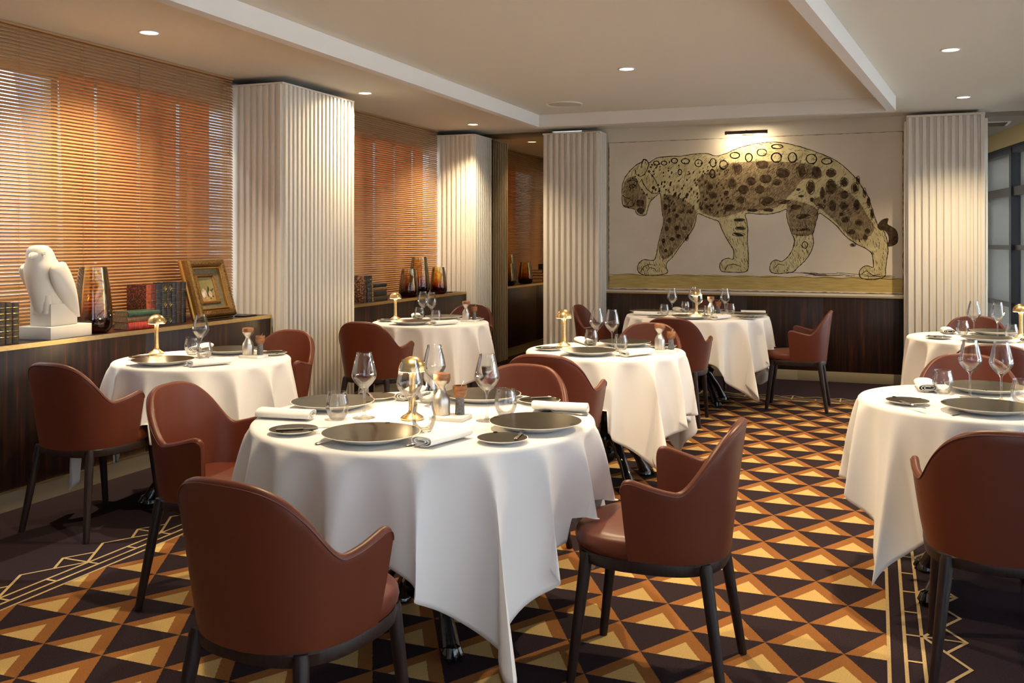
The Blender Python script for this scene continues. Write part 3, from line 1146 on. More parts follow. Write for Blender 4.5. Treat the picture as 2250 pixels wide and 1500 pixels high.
def spoon_b():
    f = empty('table_spoon')
    mb = MB().tube([(0, 0, .0035), (0, .006, .0045), (0, .03, .0048), (0, .09, .006), (0, .135, .004)], [.004, .009, .0075, .0030, .0030], 10, .35)
    build('handle', mb, 'silver', f)
    rings = []
    for j in range(9):
        t = j / 8
        y = .132 + .058 * t
        w = .019 * sin(pi * min(.98, max(.04, t))) ** .7
        rings.append([(-w, y, .006), (-w * .6, y, .0025), (0, y, .0012), (w * .6, y, .0025), (w, y, .006), (w * .6, y, .004), (0, y, .0027), (-w * .6, y, .004)])
    build('bowl', MB().loft(rings), 'silver', f)
    return f


def napkin_b(L=.205, W=.084, H=.036):
    # loosely rolled linen: flattened spiral section drawn along its length
    p = MB()
    N = 84
    turns = 2.6
    pts = []
    for i in range(N + 1):
        t = i / N
        a = t * turns * 2 * pi - pi / 2
        s = 1 - .70 * t
        pts.append((sgnpow(cos(a), .8) * W / 2 * s, H / 2 + .001 + sgnpow(sin(a), .9) * (H / 2 - .002) * s))
    th = .0032
    sec_o, sec_i = [], []
    for i, (x, z) in enumerate(pts):
        x2, z2 = pts[min(i + 1, N)]
        x1, z1 = pts[max(i - 1, 0)]
        tx, tz = x2 - x1, z2 - z1
        l = hypot(tx, tz) or 1
        nx, nz = -tz / l * th / 2, tx / l * th / 2
        sec_o.append((x + nx, max(z + nz, .0004)))
        sec_i.append((x - nx, max(z - nz, .0004)))
    sec = sec_o + sec_i[::-1]
    rings = []
    for y, sc_, zz in ((-L / 2, .97, 1), (-L / 2 + .004, 1.0, 1), (-L * .2, 1.0, .97), (L * .15, 1.02, .95), (L / 2 - .004, .98, .98), (L / 2, .96, .97)):
        rings.append([(x * sc_, y + .004 * sin(i * .21), z * zz) for i, (x, z) in enumerate(sec)])
    n = len(sec)
    vs_ = [q for r in rings for q in r]
    fs = []
    for j in range(len(rings) - 1):
        for i in range(n):
            i2 = (i + 1) % n
            fs.append((j * n + i, j * n + i2, (j + 1) * n + i2, (j + 1) * n + i))
    for base in (0, (len(rings) - 1) * n):
        for i in range(N):
            fs.append((base + i, base + i + 1, base + n - 2 - i, base + n - 1 - i))
    p.add(vs_, fs)
    # the folded-over loose end lying along one side
    return build('napkin', p, 'napkin', smooth=50)


def wineglass_b(s=1.0):
    out = [(.0385, .0), (.039, .0012), (.030, .0022), (.012, .005), (.0048, .012), (.0036, .03), (.0033, .06), (.0036, .088), (.006, .098), (.016, .108), (.031, .124), (.041, .140), (.0440, .150), (.0428, .160), (.0386, .180), (.0336, .203), (.0300, .217), (.0276, .223), (.0272, .232)]
    inn = [(.0264, .232), (.0268, .2225), (.0290, .2165), (.0326, .203), (.0376, .180), (.0418, .160), (.0430, .150), (.0400, .141), (.030, .1255), (.015, .1105), (.0, .106)]
    prof = [(0, 0)] + out + inn
    o = build('wine_glass', MB().lathe(prof, 40), 'glass', smooth=60)
    return o


def tumbler_b():
    out = [(.0, 0), (.022, 0), (.026, .003), (.034, .018), (.0400, .038), (.0408, .052), (.038, .068), (.0340, .082), (.0322, .092), (.0326, .097)]
    inn = [(.0314, .097), (.0310, .092), (.0328, .082), (.0368, .068), (.0396, .052), (.0388, .038), (.0325, .020), (.022, .010), (0, .008)]
    return build('water_glass', MB().lathe(out + inn, 40), 'glass', smooth=60)


def lamp_b():
    l = empty('table_lamp')
    build('base', MB().lathe([(0, 0), (.040, 0), (.0415, .002), (.0415, .007), (.036, .012), (.022, .020), (.015, .027), (.0135, .033), (0, .033)], 40), 'brass', l)
    build('stem', MB().lathe([(.0132, .030), (.0120, .06), (.0112, .10), (.0115, .14), (.013, .165), (.0150, .172), (0, .176)], 28), 'brass', l)
    do, di = [], []
    for i in range(13):
        a = i / 12 * pi / 2
        do.append((.0485 * cos(a), .172 + .0495 * sin(a)))
        di.append((.0470 * cos(a), .172 + .0480 * sin(a)))
    do[-1] = (0.0, do[-1][1])
    di[-1] = (0.0, di[-1][1])
    build('shade', MB().lathe([(.0485, .1705)] + do + di[::-1][0:] + [(.0470, .1705)], 40), 'brass', l)
    build('diffuser', MB().lathe([(.016, .1695), (.0462, .1695), (.0462, .174), (.016, .174)], 32, closed=True), 'bulb', l)
    d = bpy.data.lights.new('lamp_light', 'POINT')
    d.energy = LAMP_W
    d.color = (1, .70, .36)
    d.shadow_soft_size = .012
    for k in range(3):
        o = bpy.data.objects.new('lamp_light', d)
        COL.objects.link(o)
        o.parent = l
        a = k * 2 * pi / 3 + .4
        o.location = (.031 * cos(a), .031 * sin(a), .166)
    d.energy = LAMP_W / 3
    return l


def mill_b():
    m = empty('pepper_mill')
    build('body', MB().lathe([(0, 0), (.029, 0), (.030, .002), (.0302, .035), (.0298, .052), (.026, .066), (.018, .078), (.0132, .088), (.0130, .093), (.0165, .100), (.0235, .108), (.0285, .116), (.030, .123), (.0, .123)], 40), 'steel', m)
    build('wooden_cap', MB().lathe([(0, .1235), (.0296, .1235), (.0302, .126), (.0302, .141), (.0285, .1445), (.018, .1465), (0, .147)], 40), 'walnut', m)
    return m


def cellar_b():
    m = empty('salt_cellar')
    build('stone_foot', MB().lathe([(0, 0), (.0165, 0), (.0172, .002), (.0150, .056), (.0150, .060), (0, .060)], 32), 'stone', m)
    build('wooden_bowl', MB().lathe([(0, .060), (.018, .060), (.0235, .070), (.0262, .082), (.0258, .100), (.0245, .1015), (.0225, .100), (.0232, .085), (.0, .080)], 32), 'walnut', m)
    build('tiny_spoon', MB().tube([(0, 0, .086), (.006, .003, .10), (.014, .006, .116)], [.003, .0015, .0018], 8), 'silver', m)
    return m


def tray_b():
    return build('marble_tray', MB().box(-.062, .062, -.047, .047, 0, .014), 'marble', smooth=40, bevel=.0012)


K_plate = Kind(lambda: plate_b(.155, 'charger_plate', 11), 'plate', 'bronze glazed charger plates')
K_bread = Kind(lambda: plate_b(.080, 'bread_plate', 5), 'plate', 'small bronze glazed bread plates')
K_knife = Kind(knife_b, 'knife', 'butter knives on the bread plates')
K_fork = Kind(fork_b, 'fork', 'forks by the charger plates')
K_spoon = Kind(spoon_b, 'cutlery', 'silver handles under the napkins')
K_nap = Kind(napkin_b, 'napkin', 'rolled white napkins')
K_wine = Kind(wineglass_b, 'glass', 'stemmed wine glasses')
K_water = Kind(tumbler_b, 'glass', 'rounded water glasses')
K_lamp = Kind(lamp_b, 'table lamp', 'brass mushroom table lamps')
K_mill = Kind(mill_b, 'pepper mill', 'steel and walnut pepper mills')
K_cell = Kind(cellar_b, 'salt cellar', 'walnut and stone salt cellars')
K_tray = Kind(tray_b, 'tray', 'marble condiment trays')

SIDE = {'S': 'near side', 'N': 'far side', 'E': 'aisle side', 'W': 'window side'}


def setting(t, sd, plate, bread, glass, water, nap, nap_rot=0.0, fork=True, knife_rot=.9, nap_spoon=True):
    """plate, bread, glass, water, nap: offsets from the table centre in metres"""
    cx_, cy_, R = TABLES[t]
    fr = {'S': 0, 'E': HALF, 'N': pi, 'W': -HALF}[sd]     # rotation that turns the near-side template to this seat
    who = f'{SIDE[sd]} of {TD[t]}'
    def P(o, z=TOP):
        return (cx_ + o[0], cy_ + o[1], z)

    def clear(o, dist):
        if not (o and plate):
            return o
        v = Vector(o) - Vector(plate)
        return tuple(Vector(plate) + v.normalized() * max(v.length, dist))
    bread, water, glass = clear(bread, .238), clear(water, .199), clear(glass, .197)
    if nap:
        a = Vector((cos(fr + nap_rot), sin(fr + nap_rot)))
        v = Vector(nap) - Vector(plate)
        w_ = v.dot(a)
        if abs(w_) < .202:
            nap = tuple(Vector(nap) + a * (math.copysign(.202, w_) - w_))
    if plate:
        K_plate.place(P(plate), random.uniform(0, 6), f'bronze glazed charger plate, {who}')
        if fork:
            v = Matrix.Rotation(fr, 2) @ Vector((-.125, -.125))
            q = Vector(plate) + v
            K_fork.place((cx_ + q.x, cy_ + q.y, TOP), fr - .55, f'fork half under the charger, {who}')
    if bread:
        K_bread.place(P(bread), random.uniform(0, 6), f'small bronze bread plate, {who}')
        v = Matrix.Rotation(fr, 2) @ Vector((-.03, -.055))
        K_knife.place((cx_ + bread[0] + v.x, cy_ + bread[1] + v.y, TOP + .0135), fr - knife_rot, f'butter knife on bread plate, {who}')
    if glass:
        K_wine.place(P(glass), 0, f'stemmed wine glass, {who}')
    if water:
        K_water.place(P(water), 0, f'rounded water glass, {who}')
    if nap:
        K_nap.place(P(nap, TOP + .002), fr + nap_rot, f'rolled white napkin, {who}')
        if nap_spoon:
            v = Matrix.Rotation(fr + nap_rot, 2) @ Vector((-.046, -.115))
            K_spoon.place((cx_ + nap[0] + v.x, cy_ + nap[1] + v.y, TOP), fr + nap_rot - .10, f'silver spoon beside the napkin, {who}')


def at(t, px, ly):
    """offset on table t of the point seen in photo column px at depth offset ly"""
    cx_, cy_, R = TABLES[t]
    return (on_y(px, 800, cy_ + ly)[0] - cx_, ly)


# big front table
setting('T1', 'S', (.02, -.42), (-.27, -.415), (.055, -.225), (.115, -.25), (.215, -.36), -.25, knife_rot=.95)
setting('T1', 'E', (.44, -.06), (.415, -.295), (.235, .01), (.26, .125), (.42, .262), .05, fork=False, knife_rot=1.4)
setting('T1', 'N', (.05, .40), (.27, .41), (-.065, .21), (-.125, .27), (-.24, .36), .2, knife_rot=.9)
setting('T1', 'W', (-.405, .04), (-.36, .23), (-.19, -.10), (-.265, -.155), (-.44, -.21), .12, fork=False)
K_lamp.place((-1.502 - .02, 3.024 - .06, TOP), 0, 'brass mushroom lamp in the middle of the big front table')
K_tray.place((-1.502 + .105, 3.024 - .01, TOP), 0, 'white marble tray on the big front table')
K_mill.place((-1.502 + .070, 3.024 - .008, TOP + .0145), 0, 'steel pepper mill with walnut cap on the big front table')
K_cell.place((-1.502 + .085, 3.024 + .06 - .04, TOP + .0145), .5, 'salt cellar with tiny spoon on the big front table') if False else K_cell.place((-1.502 + .128, 3.024 + .018, TOP + .0145), .5, 'salt cellar with tiny spoon on the big front table')
# small table beside the falcon cabinet
setting('T2', 'S', at('T2', 358, -.27), (-.27, -.14), at('T2', 441, .04), at('T2', 449, -.04), at('T2', 440, -.17), -.5)
setting('T2', 'N', (at('T2', 505, .25)), at('T2', 598, .27), None, at('T2', 422, .12), at('T2', 446, .30), .35, fork=False)
# small table beside the vase cabinet
setting('T3', 'S', at('T3', 903, -.27), (-.33, -.10), at('T3', 948, .0), at('T3', 958, -.06), at('T3', 968, -.20), -.5)
setting('T3', 'N', at('T3', 975, .26), at('T3', 1042, .25), at('T3', 937, .12), at('T3', 927, .19), at('T3', 915, .28), .5, fork=False)
# small middle table
setting('T4', 'S', at('T4', 1293, -.26), (-.30, -.13), at('T4', 1345, .04), at('T4', 1364, -.04), at('T4', 1382, -.18), -.5)
setting('T4', 'N', at('T4', 1373, .26), at('T4', 1456, .24), at('T4', 1317, .13), at('T4', 1299, .19), at('T4', 1287, .28), .6, fork=False)
# big table before the mural
setting('T5', 'S', at('T5', 1517, -.42), at('T5', 1442, -.40), at('T5', 1533, -.22), at('T5', 1556, -.25), at('T5', 1580, -.38), -.4)
setting('T5', 'E', at('T5', 1645, -.05), at('T5', 1643, -.29), at('T5', 1593, .02), at('T5', 1605, .13), at('T5', 1655, .24), .05, fork=False, knife_rot=1.4)
setting('T5', 'N', at('T5', 1552, .40), at('T5', 1582, .35), at('T5', 1523, .20), at('T5', 1506, .27), at('T5', 1492, .35), .4, fork=False)
setting('T5', 'W', at('T5', 1422, .02), at('T5', 1447, .26), at('T5', 1477, -.08), at('T5', 1460, -.17), at('T5', 1419, -.20), .0, fork=False)
# small front table on the glazing side
setting('T6', 'S', at('T6', 2168, -.26), at('T6', 1994, -.17), at('T6', 2200, .03), at('T6', 2246, -.02), at('T6', 2262, -.22), -.3, knife_rot=2.6)
setting('T6', 'N', at('T6', 2165, .26), at('T6', 2262, .22), at('T6', 2134, .09), at('T6', 2087, .17), at('T6', 2035, .25), .05, fork=False)
# small rear table on the glazing side
setting('T7', 'S', at('T7', 2170, -.26), at('T7', 2063, -.18), at('T7', 2192, .04), at('T7', 2222, -.03), at('T7', 2256, -.18), -.4, knife_rot=2.6)
setting('T7', 'N', at('T7', 2185, .27), at('T7', 2246, .22), at('T7', 2140, .10), at('T7', 2115, .16), at('T7', 2083, .26), .05, fork=False)
def on_table(K, t, px, ly, label, dz=0.0, rz=0.0):
    o = at(t, px, ly)
    K.place((TABLES[t][0] + o[0], TABLES[t][1] + o[1], TOP + dz), rz, label)
for t, lx, ly, mx, my in (('T2', 344, .08, 545, .13), ('T3', 869, .10, 1024, .12), ('T4', 1239, .10, 1450, .02), ('T5', 1530, .0, 1562, .04)):
    on_table(K_lamp, t, lx, ly, 'lit brass mushroom lamp on ' + TD[t])
    on_table(K_mill, t, mx, my, 'steel pepper mill with walnut cap on ' + TD[t], .0145)
    a = at(t, mx, my)
    K_tray.place((TABLES[t][0] + a[0] + .035, TABLES[t][1] + a[1] + .0, TOP), 0, 'white marble tray on ' + TD[t])
    K_cell.place((TABLES[t][0] + a[0] + .058, TABLES[t][1] + a[1] + .028, TOP + .0145), .5, 'salt cellar with tiny spoon on ' + TD[t])
on_table(K_lamp, 'T7', 2243, .08, 'lit brass mushroom lamp on ' + TD['T7'])
on_table(K_lamp, 'T6', 2330, .10, 'lit brass mushroom lamp at the frame edge on the front glazing side table')

# ------------------------------------------------------------------ leopard mural: a flat print on the back wall
def cream_mat(name, stops, scale, sxyz=(1, 1, 1)):
    return noisy(mat(name, stops[0][1], 0.8, 0, 0.2), stops, scale, sxyz, detail=6)
M['print_sky'] = cream_mat('print_paper', [(0.35, (0.72, 0.64, 0.53)), (0.65, (0.80, 0.72, 0.61))], 2.2)
M['print_ground'] = cream_mat('print_ground', [(0.35, (0.50, 0.37, 0.12)), (0.65, (0.62, 0.48, 0.20))], 6, (1, 1, 9))
M['print_body'] = cream_mat('print_fur', [(0.38, (0.60, 0.51, 0.27)), (0.62, (0.72, 0.64, 0.38))], 12)
M['print_shade'] = cream_mat('print_fur_shade', [(0.38, (0.26, 0.19, 0.11)), (0.62, (0.40, 0.31, 0.17))], 30)
M['print_ink'] = cream_mat('print_ink', [(0.38, (0.045, 0.026, 0.014)), (0.62, (0.11, 0.070, 0.038))], 40)
M['print_burn'] = cream_mat('print_edge_stain', [(0.38, (0.20, 0.12, 0.05)), (0.62, (0.36, 0.25, 0.13))], 14)


def c5(X, Y, d=.012):
    x, z = on_y(1330 + X / 3.125, 250 + Y / 3.125, BACK - d)
    return x, z


def smooth_poly(pts, n=4):
    out = []
    k = len(pts)
    for i in range(k):
        p0, p1, p2, p3 = (Vector(pts[(i + j) % k]) for j in (-1, 0, 1, 2))
        for s in range(n):
            t = s / n
            out.append(tuple(.5 * ((2 * p1) + (p2 - p0) * t + (2 * p0 - 5 * p1 + 4 * p2 - p3) * t * t + (3 * p1 - p0 - 3 * p2 + p3) * t ** 3)))
    return out


def inside(p, poly):
    x, y = p
    c = False
    j = len(poly) - 1
    for i in range(len(poly)):
        xi, yi = poly[i]
        xj, yj = poly[j]
        if (yi > y) != (yj > y) and x < (xj - xi) * (y - yi) / (yj - yi + 1e-12) + xi:
            c = not c
        j = i
    return c


BODY = [(250, 330), (262, 312), (285, 318), (300, 335), (350, 305), (430, 293), (520, 290), (600, 278), (690, 272), (760, 288), (830, 272), (900, 240), (1000, 212), (1090, 197), (1180, 195), (1280, 210), (1400, 245), (1500, 282), (1590, 325), (1660, 380), (1720, 440), (1760, 500), (1800, 560), (1830, 640), (1850, 710), (1875, 770),
    (1905, 790), (1930, 850), (1942, 930), (1935, 990), (1925, 1060), (1922, 1110), (1890, 1130), (1830, 1137), (1770, 1132), (1746, 1110), (1747, 1075), (1775, 1048), (1805, 1043), (1840, 1052), (1838, 990), (1828, 955), (1790, 925), (1720, 890), (1650, 840), (1590, 770), (1530, 720), (1472, 682),
    (1455, 720), (1438, 780), (1424, 830), (1430, 890), (1410, 950), (1370, 1010), (1320, 1055), (1290, 1085), (1230, 1094), (1150, 1092), (1130, 1065), (1140, 1020), (1172, 1003), (1210, 1012), (1250, 985), (1285, 930), (1298, 870), (1280, 820), (1258, 760), (1246, 700), (1243, 655), (1200, 672), (1130, 687), (1060, 688), (965, 684),
    (972, 740), (978, 800), (975, 870), (980, 940), (984, 1010), (978, 1070), (940, 1088), (850, 1086), (800, 1080), (784, 1048), (800, 1010), (840, 990), (875, 998), (882, 950), (860, 900), (830, 850), (800, 790), (778, 738), (740, 725), (690, 705), (632, 686), (620, 740), (600, 790), (560, 850), (500, 930), (460, 985), (428, 1015), (418, 1050), (428, 1088),
    (380, 1105), (300, 1110), (240, 1097), (222, 1060), (235, 1020), (270, 1000), (330, 1005), (350, 970), (362, 900), (382, 820), (402, 740), (390, 670), (385, 600), (375, 545), (340, 572), (310, 602), (292, 650), (280, 690), (240, 698), (212, 680), (203, 655), (160, 646), (122, 628), (114, 560), (120, 480), (140, 430), (175, 385), (215, 350)]
TAIL = [(1868, 775), (1885, 740), (1910, 722), (1944, 718), (1938, 755), (1965, 772), (2000, 800), (2012, 850), (2002, 890), (1962, 910), (1935, 905), (1945, 870), (1940, 830), (1915, 800), (1890, 800)]
SHADE1 = [(640, 440), (760, 380), (860, 340), (960, 330), (1100, 325), (1240, 330), (1380, 340), (1470, 380), (1480, 440), (1360, 450), (1300, 520), (1240, 585), (1200, 630), (1100, 660), (980, 660), (880, 690), (780, 712), (690, 690), (640, 650), (650, 560)]
SHADE2 = [(1250, 600), (1360, 610), (1460, 660), (1440, 760), (1420, 830), (1290, 830), (1262, 740)]
SHADE3 = [(400, 560), (470, 560), (560, 600), (620, 660), (610, 740), (560, 830), (470, 950), (400, 1000), (365, 930), (385, 830), (405, 730), (392, 650)]
SHADE4 = [(1540, 470), (1640, 520), (1740, 600), (1800, 700), (1850, 780), (1800, 850), (1700, 860), (1600, 760), (1500, 670), (1420, 600), (1480, 560)]
SHADE5 = [(130, 470), (200, 430), (240, 500), (280, 560), (275, 660), (240, 690), (205, 650), (130, 620)]
mural = empty('leopard_mural', (0, BACK, 0))
x0, z0 = c5(25, 1192, .006)
x1, z1 = c5(2040, 118, .006)
z0, z1 = .873, 2.452
x0, x1 = -2.70, .245
box('print_panel', x0, x1, -.008, -.0015, z0, z1, 'print_sky', mural)


def flat(name, polys, m, d, parent):
    mb = MB()
    for poly in polys:
        pts = [c5(X, Y, d) for X, Y in poly]
        tris = tessellate_polygon([[Vector((x, z, 0)) for x, z in pts]])
        mb.add([(x, -d, z) for x, z in pts], [tuple(t) for t in tris])
    me = bpy.data.meshes.new(name)
    me.from_pydata(mb.v, [], mb.f)
    return link(name, me, m, parent)
body = smooth_poly(BODY, 4)
ground = [(25, 1110)] + [(25 + i * 40, 1098 + 5 * sin(i * 1.3) + (i * .55)) for i in range(1, 50)] + [(2040, 1135), (2040, 1228), (1500, 1217), (1000, 1207), (500, 1198), (25, 1192)]
flat('printed_ground', [ground], 'print_ground', .0085, mural)
flat('printed_leopard', [body], 'print_body', .0090, mural)
tail = smooth_poly(TAIL, 4)
flat('printed_shade', [smooth_poly(s, 3) for s in (SHADE1, SHADE2, SHADE3, SHADE4, SHADE5)], 'print_shade', .0094, mural)

ink = MB()
rnd = random.Random(11)


def stroke(pts, w, d=.0102):
    q = [c5(X, Y, d) for X, Y in pts]
    for a, b in zip(q[:-1], q[1:]):
        t = Vector((b[0] - a[0], b[1] - a[1]))
        if t.length < 1e-6:
            continue
        n = Vector((-t.y, t.x)).normalized() * w * .0015
        ink.add([(a[0] + n.x, -d, a[1] + n.y), (a[0] - n.x, -d, a[1] - n.y), (b[0] - n.x, -d, b[1] - n.y), (b[0] + n.x, -d, b[1] + n.y)], [(0, 1, 2, 3)])


def blob(cx_, cy_, rx, ry, d=.0098, rot=None):
    n = 14
    r0 = [rnd.uniform(.8, 1.12) for _ in range(n)]
    a0 = rot or 0
    pts = []
    for i in range(n):
        a = 2 * pi * i / n
        u, v = rx * r0[i] * cos(a), ry * r0[i] * sin(a)
        pts.append(c5(cx_ + u * cos(a0) - v * sin(a0), cy_ + u * sin(a0) + v * cos(a0), d))
    c = c5(cx_, cy_, d)
    ink.add([(x, -d, z) for x, z in pts] + [(c[0], -d, c[1])], [(i, (i + 1) % n, n) for i in range(n)])


def ring(cx_, cy_, rx, ry, w=5, passes=2):
    for p in range(passes):
        j = rnd.uniform(.86, 1.04)
        a0 = rnd.uniform(0, 6)
        pts = [(cx_ + rx * j * rnd.uniform(.94, 1.06) * cos(a0 + t * 2 * pi / 14), cy_ + ry * j * rnd.uniform(.94, 1.06) * sin(a0 + t * 2 * pi / 14)) for t in range(rnd.randint(12, 15))]
        stroke(pts, w)

for _ in range(3):
    o_ = [(x + rnd.uniform(-2.2, 2.2), y + rnd.uniform(-2.2, 2.2)) for x, y in body]
    stroke(o_ + [o_[0]], 1.5)
RINGS = [(475, 322, 22, 18), (550, 325, 30, 20), (640, 338, 25, 24), (740, 335, 22, 30), (812, 350, 28, 32), (890, 285, 35, 22), (1075, 265, 35, 25), (1175, 300, 38, 35), (1285, 300, 30, 35), (1415, 310, 38, 35), (985, 300, 25, 30), (735, 410, 18, 30), (512, 400, 14, 20), (350, 338, 20, 15), (403, 338, 20, 15), (1520, 325, 38, 22), (1180, 225, 40, 16), (1370, 900, 20, 22)]
for r in RINGS:
    ring(*r, w=1.9, passes=5)
DARK = [(905, 378, 33, 36), (1080, 350, 45, 30), (1220, 405, 52, 38), (1350, 395, 36, 46), (1450, 405, 33, 43), (1550, 405, 36, 30), (1100, 445, 42, 30), (1000, 462, 33, 30), (950, 520, 38, 33), (870, 480, 28, 33), (1180, 470, 30, 20), (1060, 520, 33, 30), (1410, 505, 28, 48), (1550, 500, 36, 50), (1490, 545, 16, 42), (1640, 470, 28, 33), (1715, 510, 26, 36), (1640, 555, 28, 28), (1560, 630, 26, 43), (1640, 630, 26, 30), (1725, 625, 20, 38),
    (1735, 455, 11, 28, -.5), (1780, 540, 10, 34, -.4), (1808, 610, 12, 40, -.2), (1832, 690, 10, 40, -.2), (1480, 635, 32, 12, .7), (1110, 600, 52, 30, -.3), (930, 590, 35, 22), (850, 645, 42, 26, -.3), (1010, 662, 38, 9), (1120, 660, 36, 9), (1230, 605, 48, 14, -.3), (700, 640, 12, 16), (740, 560, 26, 22), (715, 500, 18, 26), (830, 545, 16, 18), (1650, 725, 28, 22), (1740, 745, 24, 22), (1800, 805, 18, 16), (1690, 810, 28, 16), (1785, 850, 14, 22), (1310, 640, 38, 15, -.2), (1360, 705, 52, 16, -.4), (1360, 795, 50, 8, -.2), (920, 728, 44, 11, -.1), (928, 785, 38, 11, .1), (915, 828, 44, 12, .3),
    (490, 785, 16, 20), (545, 785, 18, 12, -.6), (422, 790, 12, 18), (500, 840, 18, 12, -.5), (560, 850, 11, 24, .5), (415, 940, 10, 10), (440, 730, 16, 18), (490, 700, 14, 14), (412, 640, 11, 22), (430, 580, 9, 12), (460, 860, 16, 12), (400, 870, 12, 16), (1325, 520, 15, 8, -.5), (1345, 565, 20, 7, -.2), (1420, 590, 12, 14), (1700, 900, 20, 10, .5), (1620, 690, 14, 12), (1505, 600, 8, 14)]
for s in DARK:
    blob(s[0], s[1], s[2] * .86, s[3] * .86, rot=s[4] if len(s) > 4 else 0)
    for _ in range(2):
        ring(s[0], s[1], s[2], s[3], 1.6, 1)
sh_polys = [smooth_poly(s, 2) for s in (SHADE1, SHADE2, SHADE3, SHADE4, SHADE5)]
cnt = 0
while cnt < 150:
    X, Y = rnd.uniform(320, 860), rnd.uniform(330, 680)
    if inside((X, Y), body):
        k = .7 + (Y - 330) / 500
        blob(X, Y, rnd.uniform(3.5, 7.5) * k, rnd.uniform(6, 13) * k, rot=rnd.uniform(.1, .6))
        cnt += 1
cnt = 0
while cnt < 3600:
    X, Y = rnd.uniform(110, 1950), rnd.uniform(195, 1130)
    if not inside((X, Y), body):
        continue
    dark = any(inside((X, Y), s) for s in sh_polys)
    if not dark and rnd.random() < .62:
        continue
    L = rnd.uniform(10, 30)
    base = -.9 if X > 560 else 1.9
    if Y > 720:
        base = 1.35
    if Y < 280:
        base = .15
    a = base + rnd.uniform(-.35, .35)
    e = (X + L * cos(a), Y + L * sin(a))
    if inside(e, body):
        stroke([(X, Y), ((X + e[0]) / 2 + rnd.uniform(-2, 2), (Y + e[1]) / 2 + rnd.uniform(-2, 2)), e], rnd.uniform(.5, 1.3))
        cnt += 1
# head: ear, eye, cheek, open mouth and teeth side
for pts, w in (([(245, 372), (252, 330), (268, 312), (290, 322), (300, 350), (290, 372)], 2.4), ([(205, 385), (212, 415), (240, 432), (270, 415), (290, 372)], 2), ([(165, 500), (175, 488), (192, 484), (206, 492), (196, 506), (178, 510), (165, 500)], 3), ([(150, 470), (170, 455), (200, 455)], 2.2),
               ([(250, 450), (262, 480), (290, 520), (320, 545), (355, 545), (370, 520)], 2), ([(120, 560), (140, 575), (165, 580), (190, 600)], 2), ([(125, 628), (160, 640), (190, 632), (205, 610), (210, 585)], 2.4), ([(150, 625), (165, 600), (190, 590)], 1.6), ([(300, 400), (330, 430), (350, 470), (368, 520)], 1.6), ([(240, 1090), (262, 1050), (300, 1030), (345, 1040)], 1.6), ([(285, 1080), (305, 1055), (340, 1062), (350, 1085)], 1.6), ([(820, 1075), (840, 1040), (880, 1030), (930, 1045)], 1.6), ([(1760, 1100), (1790, 1075), (1840, 1110), (1890, 1100)], 1.6), ([(1160, 1060), (1190, 1030), (1230, 1040)], 1.4)):
    for _ in range(2):
        stroke([(x + rnd.uniform(-1.5, 1.5), y + rnd.uniform(-1.5, 1.5)) for x, y in pts], w)
blob(240, 612, 30, 26)
blob(245, 665, 30, 22)
blob(184, 497, 6, 6)
for x, y, r in ((170, 458, 7), (188, 442, 7), (205, 430, 6), (215, 465, 9), (228, 420, 7), (212, 448, 6), (265, 545, 8), (285, 555, 7), (252, 520, 6), (300, 580, 6), (310, 365, 8), (320, 350, 8), (300, 395, 10), (330, 395, 7)):
    blob(x, y, r, r * .8)
# horizon scribble and tail
for k in range(16):
    X = rnd.uniform(1250, 1800)
    stroke([(X, 1092 + rnd.uniform(-14, 14) + (X - 1250) * .03), (X + rnd.uniform(60, 220), 1094 + rnd.uniform(-8, 12) + (X - 1250) * .035)], 1.2)
stroke([(25 + i * 30, 1100 + 4 * sin(i * 1.1) + i * .5) for i in range(68)], 1.1)
inko = build('ink_drawing', ink, 'print_ink', mural, smooth=0)
inko['kind'] = 'stuff'
flat('printed_tail', [tail], 'print_ink', .0095, mural)
# stained plate edge of the print
def burn():
    mb = MB()
    for w, d in ((.012, .0088), (.005, .0105)):
        n = 120
        for (ax, az, bx, bz) in ((x0, z0, x1, z0), (x1, z0, x1, z1), (x1, z1, x0, z1), (x0, z1, x0, z0)):
            L = hypot(bx - ax, bz - az)
            tx, tz = (bx - ax) / L, (bz - az) / L
            nx, nz = -tz, tx
            k = int(L / .03)
            top = az == bz == z1
            ws = [w * rnd.uniform(.35, 1.2) * (.5 if top else 1) for _ in range(k + 1)]
            for i in range(k):
                a, b = i / k * L, (i + 1) / k * L
                mb.add([(ax + tx * a, -d, az + tz * a), (ax + tx * b, -d, az + tz * b), (ax + tx * b + nx * ws[i + 1], -d, az + tz * b + nz * ws[i + 1]), (ax + tx * a + nx * ws[i], -d, az + tz * a + nz * ws[i])], [(0, 1, 2, 3)])
    build('stained_edge', mb, 'print_burn', mural, smooth=0)
burn()
tag(mural, 'wide framed print of a striding leopard on the back wall', 'mural')

# ------------------------------------------------------------------ things on the cabinets
CT = .8455
